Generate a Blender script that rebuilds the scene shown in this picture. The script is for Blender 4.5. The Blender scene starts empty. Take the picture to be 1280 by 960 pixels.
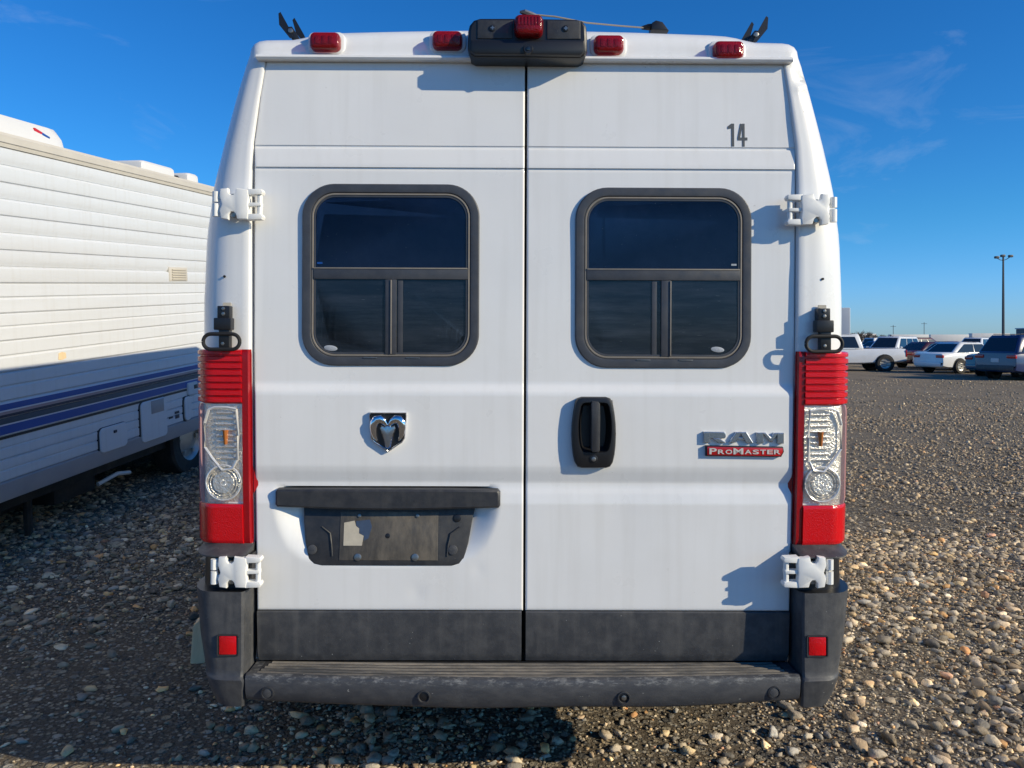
import bpy, bmesh, math, random
import numpy as np
from mathutils import Vector, Matrix, noise as mnoise
R = math.radians
random.seed(7); rng = np.random.default_rng(11)
S = bpy.context.scene
COL = S.collection

# ------------------------------------------------------------------ camera
F = 961.0                       # focal length in photo pixels (1280 wide)
CAM_D, CAM_Z, HOR = 2.385, 1.56, 425.0
cam_d = bpy.data.cameras.new('camera'); cam = bpy.data.objects.new('camera', cam_d); COL.objects.link(cam)
cam.location = (0, -CAM_D, CAM_Z); cam.rotation_euler = (R(90), 0, 0)
cam_d.sensor_width = 36; cam_d.lens = F / 1280 * 36
cam_d.shift_y = -(480 - HOR) / 1280
cam_d.clip_start = 0.05; cam_d.clip_end = 3000
S.camera = cam

# ------------------------------------------------------------------ sun, sky, exposure
TO_SUN = Vector((2.05, -1.0, 1.0)).normalized()
EL = math.asin(TO_SUN.z); AZ = math.atan2(TO_SUN.x, TO_SUN.y)
sun_d = bpy.data.lights.new('sun', 'SUN'); sun_d.energy = 3.9; sun_d.angle = R(0.5); sun_d.color = (1.0, 0.875, 0.63)
sun = bpy.data.objects.new('sun', sun_d); COL.objects.link(sun)
sun.rotation_euler = (-TO_SUN).to_track_quat('-Z', 'Y').to_euler(); sun.location = (12, -6, 10)
W = bpy.data.worlds.new('World'); S.world = W; W.use_nodes = True
wn, wl = W.node_tree.nodes, W.node_tree.links
bg = wn['Background']; bg.inputs['Strength'].default_value = 0.09
sky = wn.new('ShaderNodeTexSky'); sky.sky_type = 'NISHITA'; sky.sun_disc = False
sky.sun_elevation = EL; sky.sun_rotation = AZ
sky.air_density = 1.0; sky.dust_density = 0.25; sky.ozone_density = 3.0; sky.altitude = 200
hsv = wn.new('ShaderNodeHueSaturation'); hsv.inputs['Saturation'].default_value = 1.28
hsv.inputs['Hue'].default_value = 0.5
tint = wn.new('ShaderNodeMix'); tint.data_type = 'RGBA'; tint.blend_type = 'MULTIPLY'; tint.inputs[0].default_value = 1.0
tint.clamp_result = False; tint.inputs[7].default_value = (0.40, 0.88, 1.45, 1)      # clear winter air: deep blue all round
wl.new(sky.outputs[0], hsv.inputs['Color']); wl.new(hsv.outputs[0], tint.inputs[6])
geo = wn.new('ShaderNodeTexCoord'); sxyz = wn.new('ShaderNodeSeparateXYZ'); wl.new(geo.outputs['Generated'], sxyz.inputs[0])
hzr = wn.new('ShaderNodeMapRange'); hzr.interpolation_type = 'SMOOTHSTEP'; hzr.inputs[1].default_value = 0.0; hzr.inputs[2].default_value = 0.16
wl.new(sxyz.outputs[2], hzr.inputs[0])
hmix = wn.new('ShaderNodeMix'); hmix.data_type = 'RGBA'; hmix.clamp_result = False
hmix.inputs[6].default_value = (0.50, 0.84, 1.62, 1); hmix.inputs[7].default_value = (0.37, 0.91, 1.29, 1)   # air whitens towards the horizon, evenly all round
wl.new(hzr.outputs[0], hmix.inputs[0]); wl.new(hmix.outputs[2], tint.inputs[7])
# thin cirrus streaks, everywhere in the sky but sparse
tc = wn.new('ShaderNodeTexCoord'); mp = wn.new('ShaderNodeMapping'); mp.inputs['Scale'].default_value = (2.4, 2.4, 5.0)
mp.inputs['Rotation'].default_value = (0.047, 0.296, 0.612); mp.inputs['Location'].default_value = (-1.903, -4.230, 0.998)
n1 = wn.new('ShaderNodeTexNoise'); n1.inputs['Scale'].default_value = 1.9; n1.inputs['Detail'].default_value = 9; n1.inputs['Roughness'].default_value = 0.6; n1.inputs['Distortion'].default_value = 0.8
cr = wn.new('ShaderNodeValToRGB'); cr.color_ramp.elements[0].position = 0.58; cr.color_ramp.elements[1].position = 0.95
mixc = wn.new('ShaderNodeMix'); mixc.data_type = 'RGBA'
mixc.inputs[7].default_value = (5.5, 6.3, 7.4, 1)
wl.new(tc.outputs['Generated'], mp.inputs[0]); wl.new(mp.outputs[0], n1.inputs['Vector']); wl.new(n1.outputs[0], cr.inputs[0])
mulc = wn.new('ShaderNodeMath'); mulc.operation = 'MULTIPLY'; mulc.inputs[1].default_value = 0.4
wl.new(cr.outputs[0], mulc.inputs[0]); wl.new(mulc.outputs[0], mixc.inputs[0])
wl.new(tint.outputs[2], mixc.inputs[6]); wl.new(mixc.outputs[2], bg.inputs['Color'])
S.view_settings.view_transform = 'Standard'; S.view_settings.look = 'None'
S.view_settings.gamma = 1.0; S.view_settings.use_curve_mapping = False
S.view_settings.exposure = 0.35
S.render.engine = 'CYCLES'; S.cycles.max_bounces = 6; S.cycles.transparent_max_bounces = 8

# ------------------------------------------------------------------ materials
def mat(name, col, rough=0.5, metal=0.0, var=0.0, vscale=6.0, bump=0.0, bscale=60.0, coat=0.0, spec=0.5,
        dirt=None, damt=0.0, dscale=8.0, speck=None, sscale=60.0, sthr=0.72, stretch=(1, 1, 1), rvar=0.0, streak=None, samt=0.0, scuff=None):
    m = bpy.data.materials.new(name); m.use_nodes = True
    nt = m.node_tree; n, l = nt.nodes, nt.links; b = n['Principled BSDF']
    b.inputs['Roughness'].default_value = rough; b.inputs['Metallic'].default_value = metal
    b.inputs['Specular IOR Level'].default_value = spec
    b.inputs['Coat Weight'].default_value = coat; b.inputs['Coat Roughness'].default_value = 0.06
    b.inputs['Base Color'].default_value = (*col, 1)
    tc = n.new('ShaderNodeTexCoord'); mp = n.new('ShaderNodeMapping'); mp.inputs['Scale'].default_value = stretch
    l.new(tc.outputs['Object'], mp.inputs[0]); vec = mp.outputs[0]
    cur = None
    def noise(scale, detail=5, rgh=0.6):
        t = n.new('ShaderNodeTexNoise'); t.inputs['Scale'].default_value = scale; t.inputs['Detail'].default_value = detail
        t.inputs['Roughness'].default_value = rgh; l.new(vec, t.inputs['Vector']); return t.outputs[0]
    def mix(fac, a, bcol):
        x = n.new('ShaderNodeMix'); x.data_type = 'RGBA'; l.new(fac, x.inputs[0])
        if a is None: x.inputs[6].default_value = (*col, 1)
        else: l.new(a, x.inputs[6])
        x.inputs[7].default_value = (*bcol, 1); return x.outputs[2]
    def ramp(src, p0, p1, top=1.0):
        r = n.new('ShaderNodeMapRange'); r.inputs[1].default_value = p0; r.inputs[2].default_value = p1; r.inputs[4].default_value = top
        l.new(src, r.inputs[0]); return r.outputs[0]
    if var:
        cur = mix(ramp(noise(vscale), 0.3, 0.7, var), cur, tuple(c * 0.45 for c in col))
    if dirt:
        cur = mix(ramp(noise(dscale, 8, 0.7), 0.42, 0.75, damt), cur, dirt)
    if speck:
        cur = mix(ramp(noise(sscale, 2, 0.5), sthr, sthr + 0.06), cur, speck)
    if streak:                        # rain-washed grime, running down
        m2 = n.new('ShaderNodeMapping'); m2.inputs['Scale'].default_value = (22, 22, 1.1); l.new(tc.outputs['Object'], m2.inputs[0])
        t = n.new('ShaderNodeTexNoise'); t.inputs['Scale'].default_value = 1.3; t.inputs['Detail'].default_value = 5; l.new(m2.outputs[0], t.inputs['Vector'])
        cur = mix(ramp(t.outputs[0], 0.5, 0.78, samt), cur, streak)
    if scuff:                         # worn pale scrapes in a band of heights z0..z1
        z0, z1, sc, sa = scuff
        sp = n.new('ShaderNodeSeparateXYZ'); l.new(tc.outputs['Object'], sp.inputs[0])
        up = n.new('ShaderNodeMapRange'); up.inputs[1].default_value = z0; up.inputs[2].default_value = (z0 + z1) / 2; l.new(sp.outputs[2], up.inputs[0])
        dn = n.new('ShaderNodeMapRange'); dn.inputs[1].default_value = z1 + .003; dn.inputs[2].default_value = z1 - .002; l.new(sp.outputs[2], dn.inputs[0])
        m3 = n.new('ShaderNodeMapping'); m3.inputs['Scale'].default_value = (0.6, 1, 1.6); l.new(tc.outputs['Object'], m3.inputs[0])
        t = n.new('ShaderNodeTexNoise'); t.inputs['Scale'].default_value = 55; t.inputs['Detail'].default_value = 6; t.inputs['Roughness'].default_value = 0.75; l.new(m3.outputs[0], t.inputs['Vector'])
        f = ramp(t.outputs[0], 0.50, 0.66, sa)
        p = n.new('ShaderNodeMath'); p.operation = 'MULTIPLY'; l.new(up.outputs[0], p.inputs[0]); l.new(dn.outputs[0], p.inputs[1])
        p2 = n.new('ShaderNodeMath'); p2.operation = 'MULTIPLY'; l.new(p.outputs[0], p2.inputs[0]); l.new(f, p2.inputs[1])
        cur = mix(p2.outputs[0], cur, sc)
    if cur is not None: l.new(cur, b.inputs['Base Color'])
    if rvar:
        rr = n.new('ShaderNodeMapRange'); rr.inputs[1].default_value = 0.3; rr.inputs[2].default_value = 0.7
        rr.inputs[3].default_value = max(0.02, rough - rvar); rr.inputs[4].default_value = rough + rvar
        l.new(noise(vscale * 1.7 + 3), rr.inputs[0]); l.new(rr.outputs[0], b.inputs['Roughness'])
    if bump:
        bn = n.new('ShaderNodeBump'); bn.inputs['Strength'].default_value = bump; bn.inputs['Distance'].default_value = 0.01
        l.new(noise(bscale, 4), bn.inputs['Height']); l.new(bn.outputs[0], b.inputs['Normal'])
    return m

M = {}
M['white'] = mat('white_van_paint', (0.79, 0.79, 0.79), 0.33, coat=0.25, var=0.10, vscale=1.6, dirt=(0.60, 0.58, 0.54), damt=0.16, dscale=2.2, bump=0.012, bscale=5,
                 speck=(0.35, 0.32, 0.28), sscale=70, sthr=0.785, rvar=0.08, streak=(0.50, 0.48, 0.44), samt=0.16)
M['white2'] = mat('white_painted_hinge', (0.80, 0.80, 0.78), 0.4, var=0.10, vscale=30, speck=(0.3, 0.2, 0.12), sscale=120, sthr=0.76, bump=0.03, bscale=90)
M['plastic'] = mat('weathered_grey_plastic', (0.045, 0.048, 0.056), 0.55, var=0.35, vscale=9, bump=0.12, bscale=320, dirt=(0.17, 0.165, 0.16), damt=0.35, dscale=22, streak=(0.14, 0.135, 0.13), samt=0.35,
                   speck=(0.42, 0.42, 0.40), sscale=110, sthr=0.745, rvar=0.12)
M['bumper'] = mat('scuffed_bumper_plastic', (0.048, 0.051, 0.060), 0.55, var=0.25, vscale=14, bump=0.12, bscale=320, dirt=(0.17, 0.165, 0.16), damt=0.35, dscale=24,
                  speck=(0.42, 0.42, 0.40), sscale=90, sthr=0.74, rvar=0.12, scuff=(0.478, 0.507, (0.36, 0.36, 0.35), 0.5), stretch=(0.5, 1, 1))
M['plastic_dark'] = mat('dark_grey_plastic', (0.026, 0.028, 0.034), 0.5, var=0.3, vscale=12, bump=0.08, bscale=300, dirt=(0.10, 0.095, 0.09), damt=0.35, dscale=26, streak=(0.08, 0.078, 0.075), samt=0.3,
                        speck=(0.22, 0.20, 0.17), sscale=120, sthr=0.75, rvar=0.1)
M['tread'] = mat('dusty_step_plastic', (0.085, 0.085, 0.085), 0.7, var=0.3, vscale=14, dirt=(0.46, 0.40, 0.32), damt=1.0, dscale=4.4, bump=0.15, bscale=160, stretch=(0.6, 2.5, 2.5))
M['black'] = mat('satin_black', (0.012, 0.012, 0.014), 0.38, var=0.2, vscale=20, bump=0.03, bscale=200)
M['rubber'] = mat('black_rubber_seal', (0.010, 0.010, 0.011), 0.7, var=0.2, vscale=20)
M['frame'] = mat('weathered_window_frame', (0.046, 0.050, 0.062), 0.45, var=0.25, vscale=16, dirt=(0.13, 0.13, 0.13), damt=0.3, dscale=14, rvar=0.1, bump=0.03, bscale=150)
M['frame_beige'] = mat('beige_frame_bead', (0.24, 0.215, 0.185), 0.55, var=0.35, vscale=30)  # beige bead lines on the window frame and bars
M['glass'] = mat('tinted_window_glass', (0.006, 0.011, 0.046), 0.03, spec=0.6, dirt=(0.030, 0.042, 0.105), damt=0.40, dscale=5, speck=(0.12, 0.13, 0.17), sscale=150, sthr=0.745)
M['glass2'] = mat('lower_glass_dust_reflection', (0.012, 0.020, 0.042), 0.05, spec=0.7, dirt=(0.075, 0.088, 0.125), damt=0.75, dscale=8, stretch=(0.35, 1, 3.2), speck=(0.16, 0.18, 0.21), sscale=130, sthr=0.73)  # raised base tone and stretched bands paint in reflected stripes, along with dust
M['etch'] = mat('etched_white_mark', (0.42, 0.45, 0.50), 0.5, var=0.5, vscale=220)
M['chrome'] = mat('bright_chrome', (0.80, 0.80, 0.82), 0.07, metal=1.0, rvar=0.03, vscale=30)
M['dull_chrome'] = mat('dull_chrome', (0.60, 0.61, 0.63), 0.26, metal=1.0, var=0.3, vscale=60)
M['steel'] = mat('screw_steel', (0.34, 0.33, 0.31), 0.38, metal=0.9, var=0.4, vscale=120)
M['red_plate'] = mat('red_badge', (0.50, 0.012, 0.014), 0.3, coat=0.3, var=0.2, vscale=40)
M['digit'] = mat('dark_grey_vinyl', (0.075, 0.085, 0.095), 0.5, var=0.3, vscale=60)
M['sticker'] = mat('white_vinyl', (0.78, 0.78, 0.77), 0.45, var=0.05, vscale=30)
M['beige_sticker'] = mat('torn_beige_sticker', (0.52, 0.47, 0.38), 0.7, var=0.25, vscale=60)
M['blue_sticker'] = mat('worn_blue_sticker', (0.045, 0.075, 0.14), 0.6, var=0.4, vscale=60)
M['plate_dust'] = mat('dusty_plate_panel', (0.075, 0.068, 0.060), 0.55, var=0.4, vscale=14, dirt=(0.23, 0.195, 0.15), damt=0.7, dscale=12, rvar=0.15, stretch=(1.6, 1, 0.6))
M['siding'] = mat('white_trailer_siding', (0.64, 0.66, 0.685), 0.42, var=0.08, vscale=0.8, dirt=(0.50, 0.49, 0.46), damt=0.30, dscale=1.4, stretch=(1, 0.3, 3.0), streak=(0.46, 0.44, 0.40), samt=0.22, bump=0.05, bscale=7)
M['trim_beige'] = mat('beige_roof_trim', (0.56, 0.52, 0.45), 0.5, var=0.2, vscale=4)
M['trim_grey'] = mat('grey_skirt_panel', (0.36, 0.34, 0.34), 0.5, var=0.25, vscale=3)
M['s_blue'] = mat('royal_blue_stripe', (0.008, 0.070, 0.32), 0.4, var=0.2, vscale=4)
M['s_navy'] = mat('navy_stripe', (0.014, 0.018, 0.045), 0.4, var=0.2, vscale=4)
M['s_teal'] = mat('dark_teal_stripe', (0.030, 0.060, 0.095), 0.4, var=0.2, vscale=4)
M['s_pink'] = mat('mauve_stripe', (0.36, 0.27, 0.27), 0.4, var=0.2, vscale=4)
M['s_black'] = mat('black_stripe', (0.012, 0.014, 0.02), 0.4)
M['tyre'] = mat('dusty_tyre', (0.022, 0.021, 0.020), 0.8, var=0.3, vscale=14, dirt=(0.10, 0.09, 0.075), damt=0.5, dscale=8, bump=0.2, bscale=60)
M['rim'] = mat('silver_wheel', (0.50, 0.49, 0.46), 0.35, metal=0.6, var=0.3, vscale=10)
M['under'] = mat('dark_underbody', (0.018, 0.017, 0.016), 0.8, var=0.4, vscale=6, dirt=(0.07, 0.06, 0.05), damt=0.6)
M['wood'] = mat('weathered_pale_wood', (0.80, 0.60, 0.36), 0.75, var=0.3, vscale=8, stretch=(6, 6, 1), bump=0.1)
M['clear_plastic'] = mat('pale_plastic', (0.62, 0.62, 0.60), 0.35, var=0.1)
M['amber'] = mat('amber_bulb', (0.40, 0.13, 0.03), 0.2, coat=0.5)
M['cable'] = mat('grey_cable', (0.20, 0.18, 0.16), 0.6)
M['pole'] = mat('dark_painted_pole', (0.05, 0.055, 0.065), 0.5)
M['far_white'] = mat('far_white_panel', (0.62, 0.62, 0.62), 0.6, var=0.15, vscale=0.6)
M['far_dark'] = mat('dark_cladding', (0.09, 0.10, 0.12), 0.6, var=0.2, vscale=0.4)
M['bark'] = mat('bare_twigs', (0.14, 0.11, 0.085), 0.9, var=0.3, vscale=2)
M['head_red'] = mat('red_tail_lamp', (0.42, 0.010, 0.012), 0.2, coat=0.4)
M['car_glass'] = mat('car_glass', (0.012, 0.018, 0.026), 0.05, spec=0.7)

def lens_mat(name, col, trans, tcol, rough=0.12, bump=0.0, bscale=200, wave=None):
    m = bpy.data.materials.new(name); m.use_nodes = True; n, l = m.node_tree.nodes, m.node_tree.links
    b = n['Principled BSDF']; b.inputs['Base Color'].default_value = (*col, 1); b.inputs['Roughness'].default_value = rough
    b.inputs['Coat Weight'].default_value = 0.25; b.inputs['Coat Roughness'].default_value = 0.04
    t = n.new('ShaderNodeBsdfTransparent'); t.inputs[0].default_value = (*tcol, 1)
    x = n.new('ShaderNodeMixShader'); x.inputs[0].default_value = trans
    l.new(b.outputs[0], x.inputs[1]); l.new(t.outputs[0], x.inputs[2]); l.new(x.outputs[0], n['Material Output'].inputs['Surface'])
    tc = n.new('ShaderNodeTexCoord')
    if bump:
        v = n.new('ShaderNodeTexVoronoi'); v.inputs['Scale'].default_value = bscale; l.new(tc.outputs['Object'], v.inputs['Vector'])
        bn = n.new('ShaderNodeBump'); bn.inputs['Strength'].default_value = bump; bn.inputs['Distance'].default_value = 0.004
        l.new(v.outputs['Distance'], bn.inputs['Height']); l.new(bn.outputs[0], b.inputs['Normal'])
    return m
M['red_lens'] = lens_mat('red_lens', (0.66, 0.005, 0.010), 0.12, (0.9, 0.05, 0.06), 0.10, 0.22, 260)
M['dark_red_lens'] = lens_mat('dark_red_lens', (0.34, 0.004, 0.008), 0.2, (0.7, 0.04, 0.05), 0.15, 0.2, 260)
M['marker_lens'] = lens_mat('marker_red_lens', (0.24, 0.006, 0.010), 0.35, (0.9, 0.07, 0.09), 0.10, 0.25, 240)
M['clear_lens'] = lens_mat('clear_lens', (0.75, 0.75, 0.76), 0.92, (0.97, 0.97, 0.97), 0.05)
M['pink_edge'] = lens_mat('pink_lens_edge', (0.62, 0.30, 0.31), 0.25, (0.9, 0.5, 0.5), 0.12)
M['lamp_silver'] = mat('lamp_silver', (0.82, 0.80, 0.76), 0.22, metal=0.35, var=0.15, vscale=50)
M['reflector'] = mat('facetted_reflector', (0.80, 0.75, 0.67), 0.2, metal=0.6, var=0.35, vscale=45, bump=0.5, bscale=130)

# ------------------------------------------------------------------ mesh helpers
def finish(bm, name, m, parent=None, smooth=30, recalc=True):
    if recalc: bmesh.ops.recalc_face_normals(bm, faces=bm.faces)
    me = bpy.data.meshes.new(name); bm.to_mesh(me); bm.free()
    if smooth is not None:
        for p in me.polygons: p.use_smooth = True
        me.set_sharp_from_angle(angle=R(smooth))
    ms = m if isinstance(m, (list, tuple)) else [m]
    for x in ms: me.materials.append(x)
    o = bpy.data.objects.new(name, me); COL.objects.link(o)
    if parent is not None: o.parent = parent
    return o

def thing(name, label, cat, loc=(0, 0, 0), rot=(0, 0, 0), group=None):
    o = bpy.data.objects.new(name, None); COL.objects.link(o); o.location = loc; o.rotation_euler = rot
    o.empty_display_size = 0.1; tag(o, label, cat, group); return o
def tag(o, label, cat, group=None):
    o['label'] = label; o['category'] = cat
    if group: o['group'] = group
    return o

def box(bm, c, s, bev=0.0, seg=2, rot=None):
    r = bmesh.ops.create_cube(bm, size=1.0); vs = r['verts']
    bmesh.ops.scale(bm, vec=s, verts=vs)
    if bev:
        es = list({e for v in vs for e in v.link_edges})
        rr = bmesh.ops.bevel(bm, geom=es, offset=min(bev, min(s) * 0.45), segments=seg, affect='EDGES', profile=0.6)
        vs = list({v for f in rr['faces'] for v in f.verts} | {v for v in vs if v.is_valid})
    if rot is not None: bmesh.ops.rotate(bm, cent=(0, 0, 0), matrix=rot, verts=vs)
    bmesh.ops.translate(bm, vec=c, verts=vs); return vs

def loft(bm, rings, closed=True, cap0=False, cap1=False):
    vr = [[bm.verts.new(p) for p in r] for r in rings]
    for a, b in zip(vr[:-1], vr[1:]):
        n = len(a)
        for i in range(n if closed else n - 1):
            j = (i + 1) % n
            try: bm.faces.new((a[i], a[j], b[j], b[i]))
            except ValueError: pass
    if cap0: bm.faces.new(vr[0][::-1])
    if cap1: bm.faces.new(vr[-1])
    return vr

def inset(pts, d):
    """offset a closed convex-ish outline inwards by d"""
    n = len(pts); out = []
    area = sum(pts[i][0] * pts[(i + 1) % n][1] - pts[(i + 1) % n][0] * pts[i][1] for i in range(n))
    sg = 1 if area > 0 else -1
    for i in range(n):
        p0, p1, p2 = Vector(pts[i - 1]), Vector(pts[i]), Vector(pts[(i + 1) % n])
        d1, d2 = (p1 - p0), (p2 - p1)
        if d1.length < 1e-9: d1 = d2
        if d2.length < 1e-9: d2 = d1
        d1.normalize(); d2.normalize()
        n1 = Vector((-d1.y, d1.x)) * sg; n2 = Vector((-d2.y, d2.x)) * sg
        nn = n1 + n2
        if nn.length < 1e-6: nn = n1
        nn.normalize(); k = max(0.35, nn.dot(n1))
        q = p1 + nn * (d / k); out.append((q.x, q.y))
    return out

def plate(bm, pts, y0, y1, bev=0.002, back=True):
    """outline in (x, z) from front y0 to back y1 with a rounded front edge"""
    rings = []
    steps = [(bev, 0.0), (bev * 0.3, bev * 0.3), (0.0, bev)] if bev else [(0.0, 0.0)]
    sg = 1 if y1 > y0 else -1
    for ins, dy in steps:
        q = inset(pts, ins) if ins else pts
        rings.append([(x, y0 + sg * dy, z) for x, z in q])
    rings.append([(x, y1, z) for x, z in pts])
    loft(bm, rings, True, True, back)

def rrect(cx, cz, w, h, r, n=6):
    out = []
    for sx, sz, a0 in ((1, 1, 0), (-1, 1, 90), (-1, -1, 180), (1, -1, 270)):
        for k in range(n + 1):
            a = R(a0 + 90 * k / n)
            out.append((cx + sx * (w / 2 - r) + r * math.cos(a), cz + sz * (h / 2 - r) + r * math.sin(a)))
    return out

def circle(cx, cz, r, n=20):
    return [(cx + r * math.cos(2 * math.pi * k / n), cz + r * math.sin(2 * math.pi * k / n)) for k in range(n)]

def tube(bm, pts, rad, n=8, caps=True):
    pts = [Vector(p) for p in pts]; rings = []
    rads = rad if isinstance(rad, (list, tuple)) else [rad] * len(pts)
    up = Vector((0, 0, 1))
    for i, p in enumerate(pts):
        t = (pts[min(i + 1, len(pts) - 1)] - pts[max(i - 1, 0)]).normalized()
        a = t.cross(up)
        if a.length < 0.05: a = t.cross(Vector((0, 1, 0)))
        a.normalize(); b = a.cross(t)
        rings.append([p + (a * math.cos(2 * math.pi * k / n) + b * math.sin(2 * math.pi * k / n)) * rads[i] for k in range(n)])
    loft(bm, rings, True, caps, caps)

def cyl_y(bm, x, z, y0, y1, r, n=18, r2=None):
    loft(bm, [[(x + (r2 or r) * math.cos(2 * math.pi * k / n), y0, z + (r2 or r) * math.sin(2 * math.pi * k / n)) for k in range(n)],
              [(x + r * math.cos(2 * math.pi * k / n), y1, z + r * math.sin(2 * math.pi * k / n)) for k in range(n)]], True, True, True)

def interp(tab, v):
    if v <= tab[0][0]: return tab[0][1]
    for (a, b), (c, d) in zip(tab[:-1], tab[1:]):
        if v <= c: return b + (d - b) * (v - a) / (c - a) if c > a else d
    return tab[-1][1]

def sstep(a, b, v):
    t = min(1, max(0, (v - a) / (b - a))); return t * t * (3 - 2 * t)

def text_mesh(body, size, depth, offset=0.0, bevel=0.0):
    c = bpy.data.curves.new('lettering', 'FONT'); c.body = body; c.size = size; c.extrude = depth; c.offset = offset
    c.bevel_depth = bevel; c.align_x = 'LEFT'; c.resolution_u = 4
    o = bpy.data.objects.new('lettering', c); COL.objects.link(o)
    dg = bpy.context.evaluated_depsgraph_get(); me = bpy.data.meshes.new_from_object(o.evaluated_get(dg))
    bpy.data.objects.remove(o); return me

def lettering(name, body, x0, z0, w, h, y, depth, m, parent, offset=0.0, bevel=0.0):
    """text standing on the van's rear plane, fitted to the box x0..x0+w, z0..z0+h, its back at y"""
    me = text_mesh(body, 0.1, 0.5, offset, 0)
    co = np.empty(len(me.vertices) * 3, 'f'); me.vertices.foreach_get('co', co); co = co.reshape(-1, 3)
    lo, hi = co.min(0), co.max(0)
    out = np.empty_like(co)
    out[:, 0] = x0 + (co[:, 0] - lo[0]) / (hi[0] - lo[0]) * w
    out[:, 2] = z0 + (co[:, 1] - lo[1]) / (hi[1] - lo[1]) * h
    out[:, 1] = y - (co[:, 2] - lo[2]) / (hi[2] - lo[2]) * depth
    me.vertices.foreach_set('co', out.ravel()); me.materials.append(m)
    for p in me.polygons: p.use_smooth = False
    me.name = name; o = bpy.data.objects.new(name, me); COL.objects.link(o); o.parent = parent; return o

# ------------------------------------------------------------------ ground
SL = 0.0728
def gz(x, y):
    w = sstep(-1.15, -2.6, x) if x < -1.15 else 0.0
    w = sstep(1.15, 2.6, -x)
    t = y - 1.6
    ramp = SL * (0.5 * (t + math.sqrt(t * t + 0.35)))
    if y > 14: ramp = SL * 12.4 * (1 - sstep(16, 55, y))
    h = w * ramp * (1 if y < 14 else 1)
    if abs(x) < 60 and -10 < y < 60:
        h += 0.018 * mnoise.noise(Vector((x * 0.45, y * 0.45, 3.3))) + 0.006 * mnoise.noise(Vector((x * 1.7, y * 1.7, 8.1)))
    return h

def axis(segs):
    out = []
    for a, b, n in segs: out += list(np.linspace(a, b, n, endpoint=False))
    return out + [segs[-1][1]]

xs = axis([(-900, -60, 8), (-60, -12, 16), (-12, -6, 20), (-6, 6, 120), (6, 12, 24), (12, 60, 20), (60, 900, 8)])
ys = axis([(-60, -6, 10), (-6, -1, 14), (-1, 8, 90), (8, 20, 40), (20, 60, 20), (60, 300, 10), (300, 1800, 8)])
bm = bmesh.new()
gv = [[bm.verts.new((x, y, gz(x, y))) for x in xs] for y in ys]
for j in range(len(ys) - 1):
    for i in range(len(xs) - 1):
        bm.faces.new((gv[j][i], gv[j][i + 1], gv[j + 1][i + 1], gv[j + 1][i]))

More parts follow.
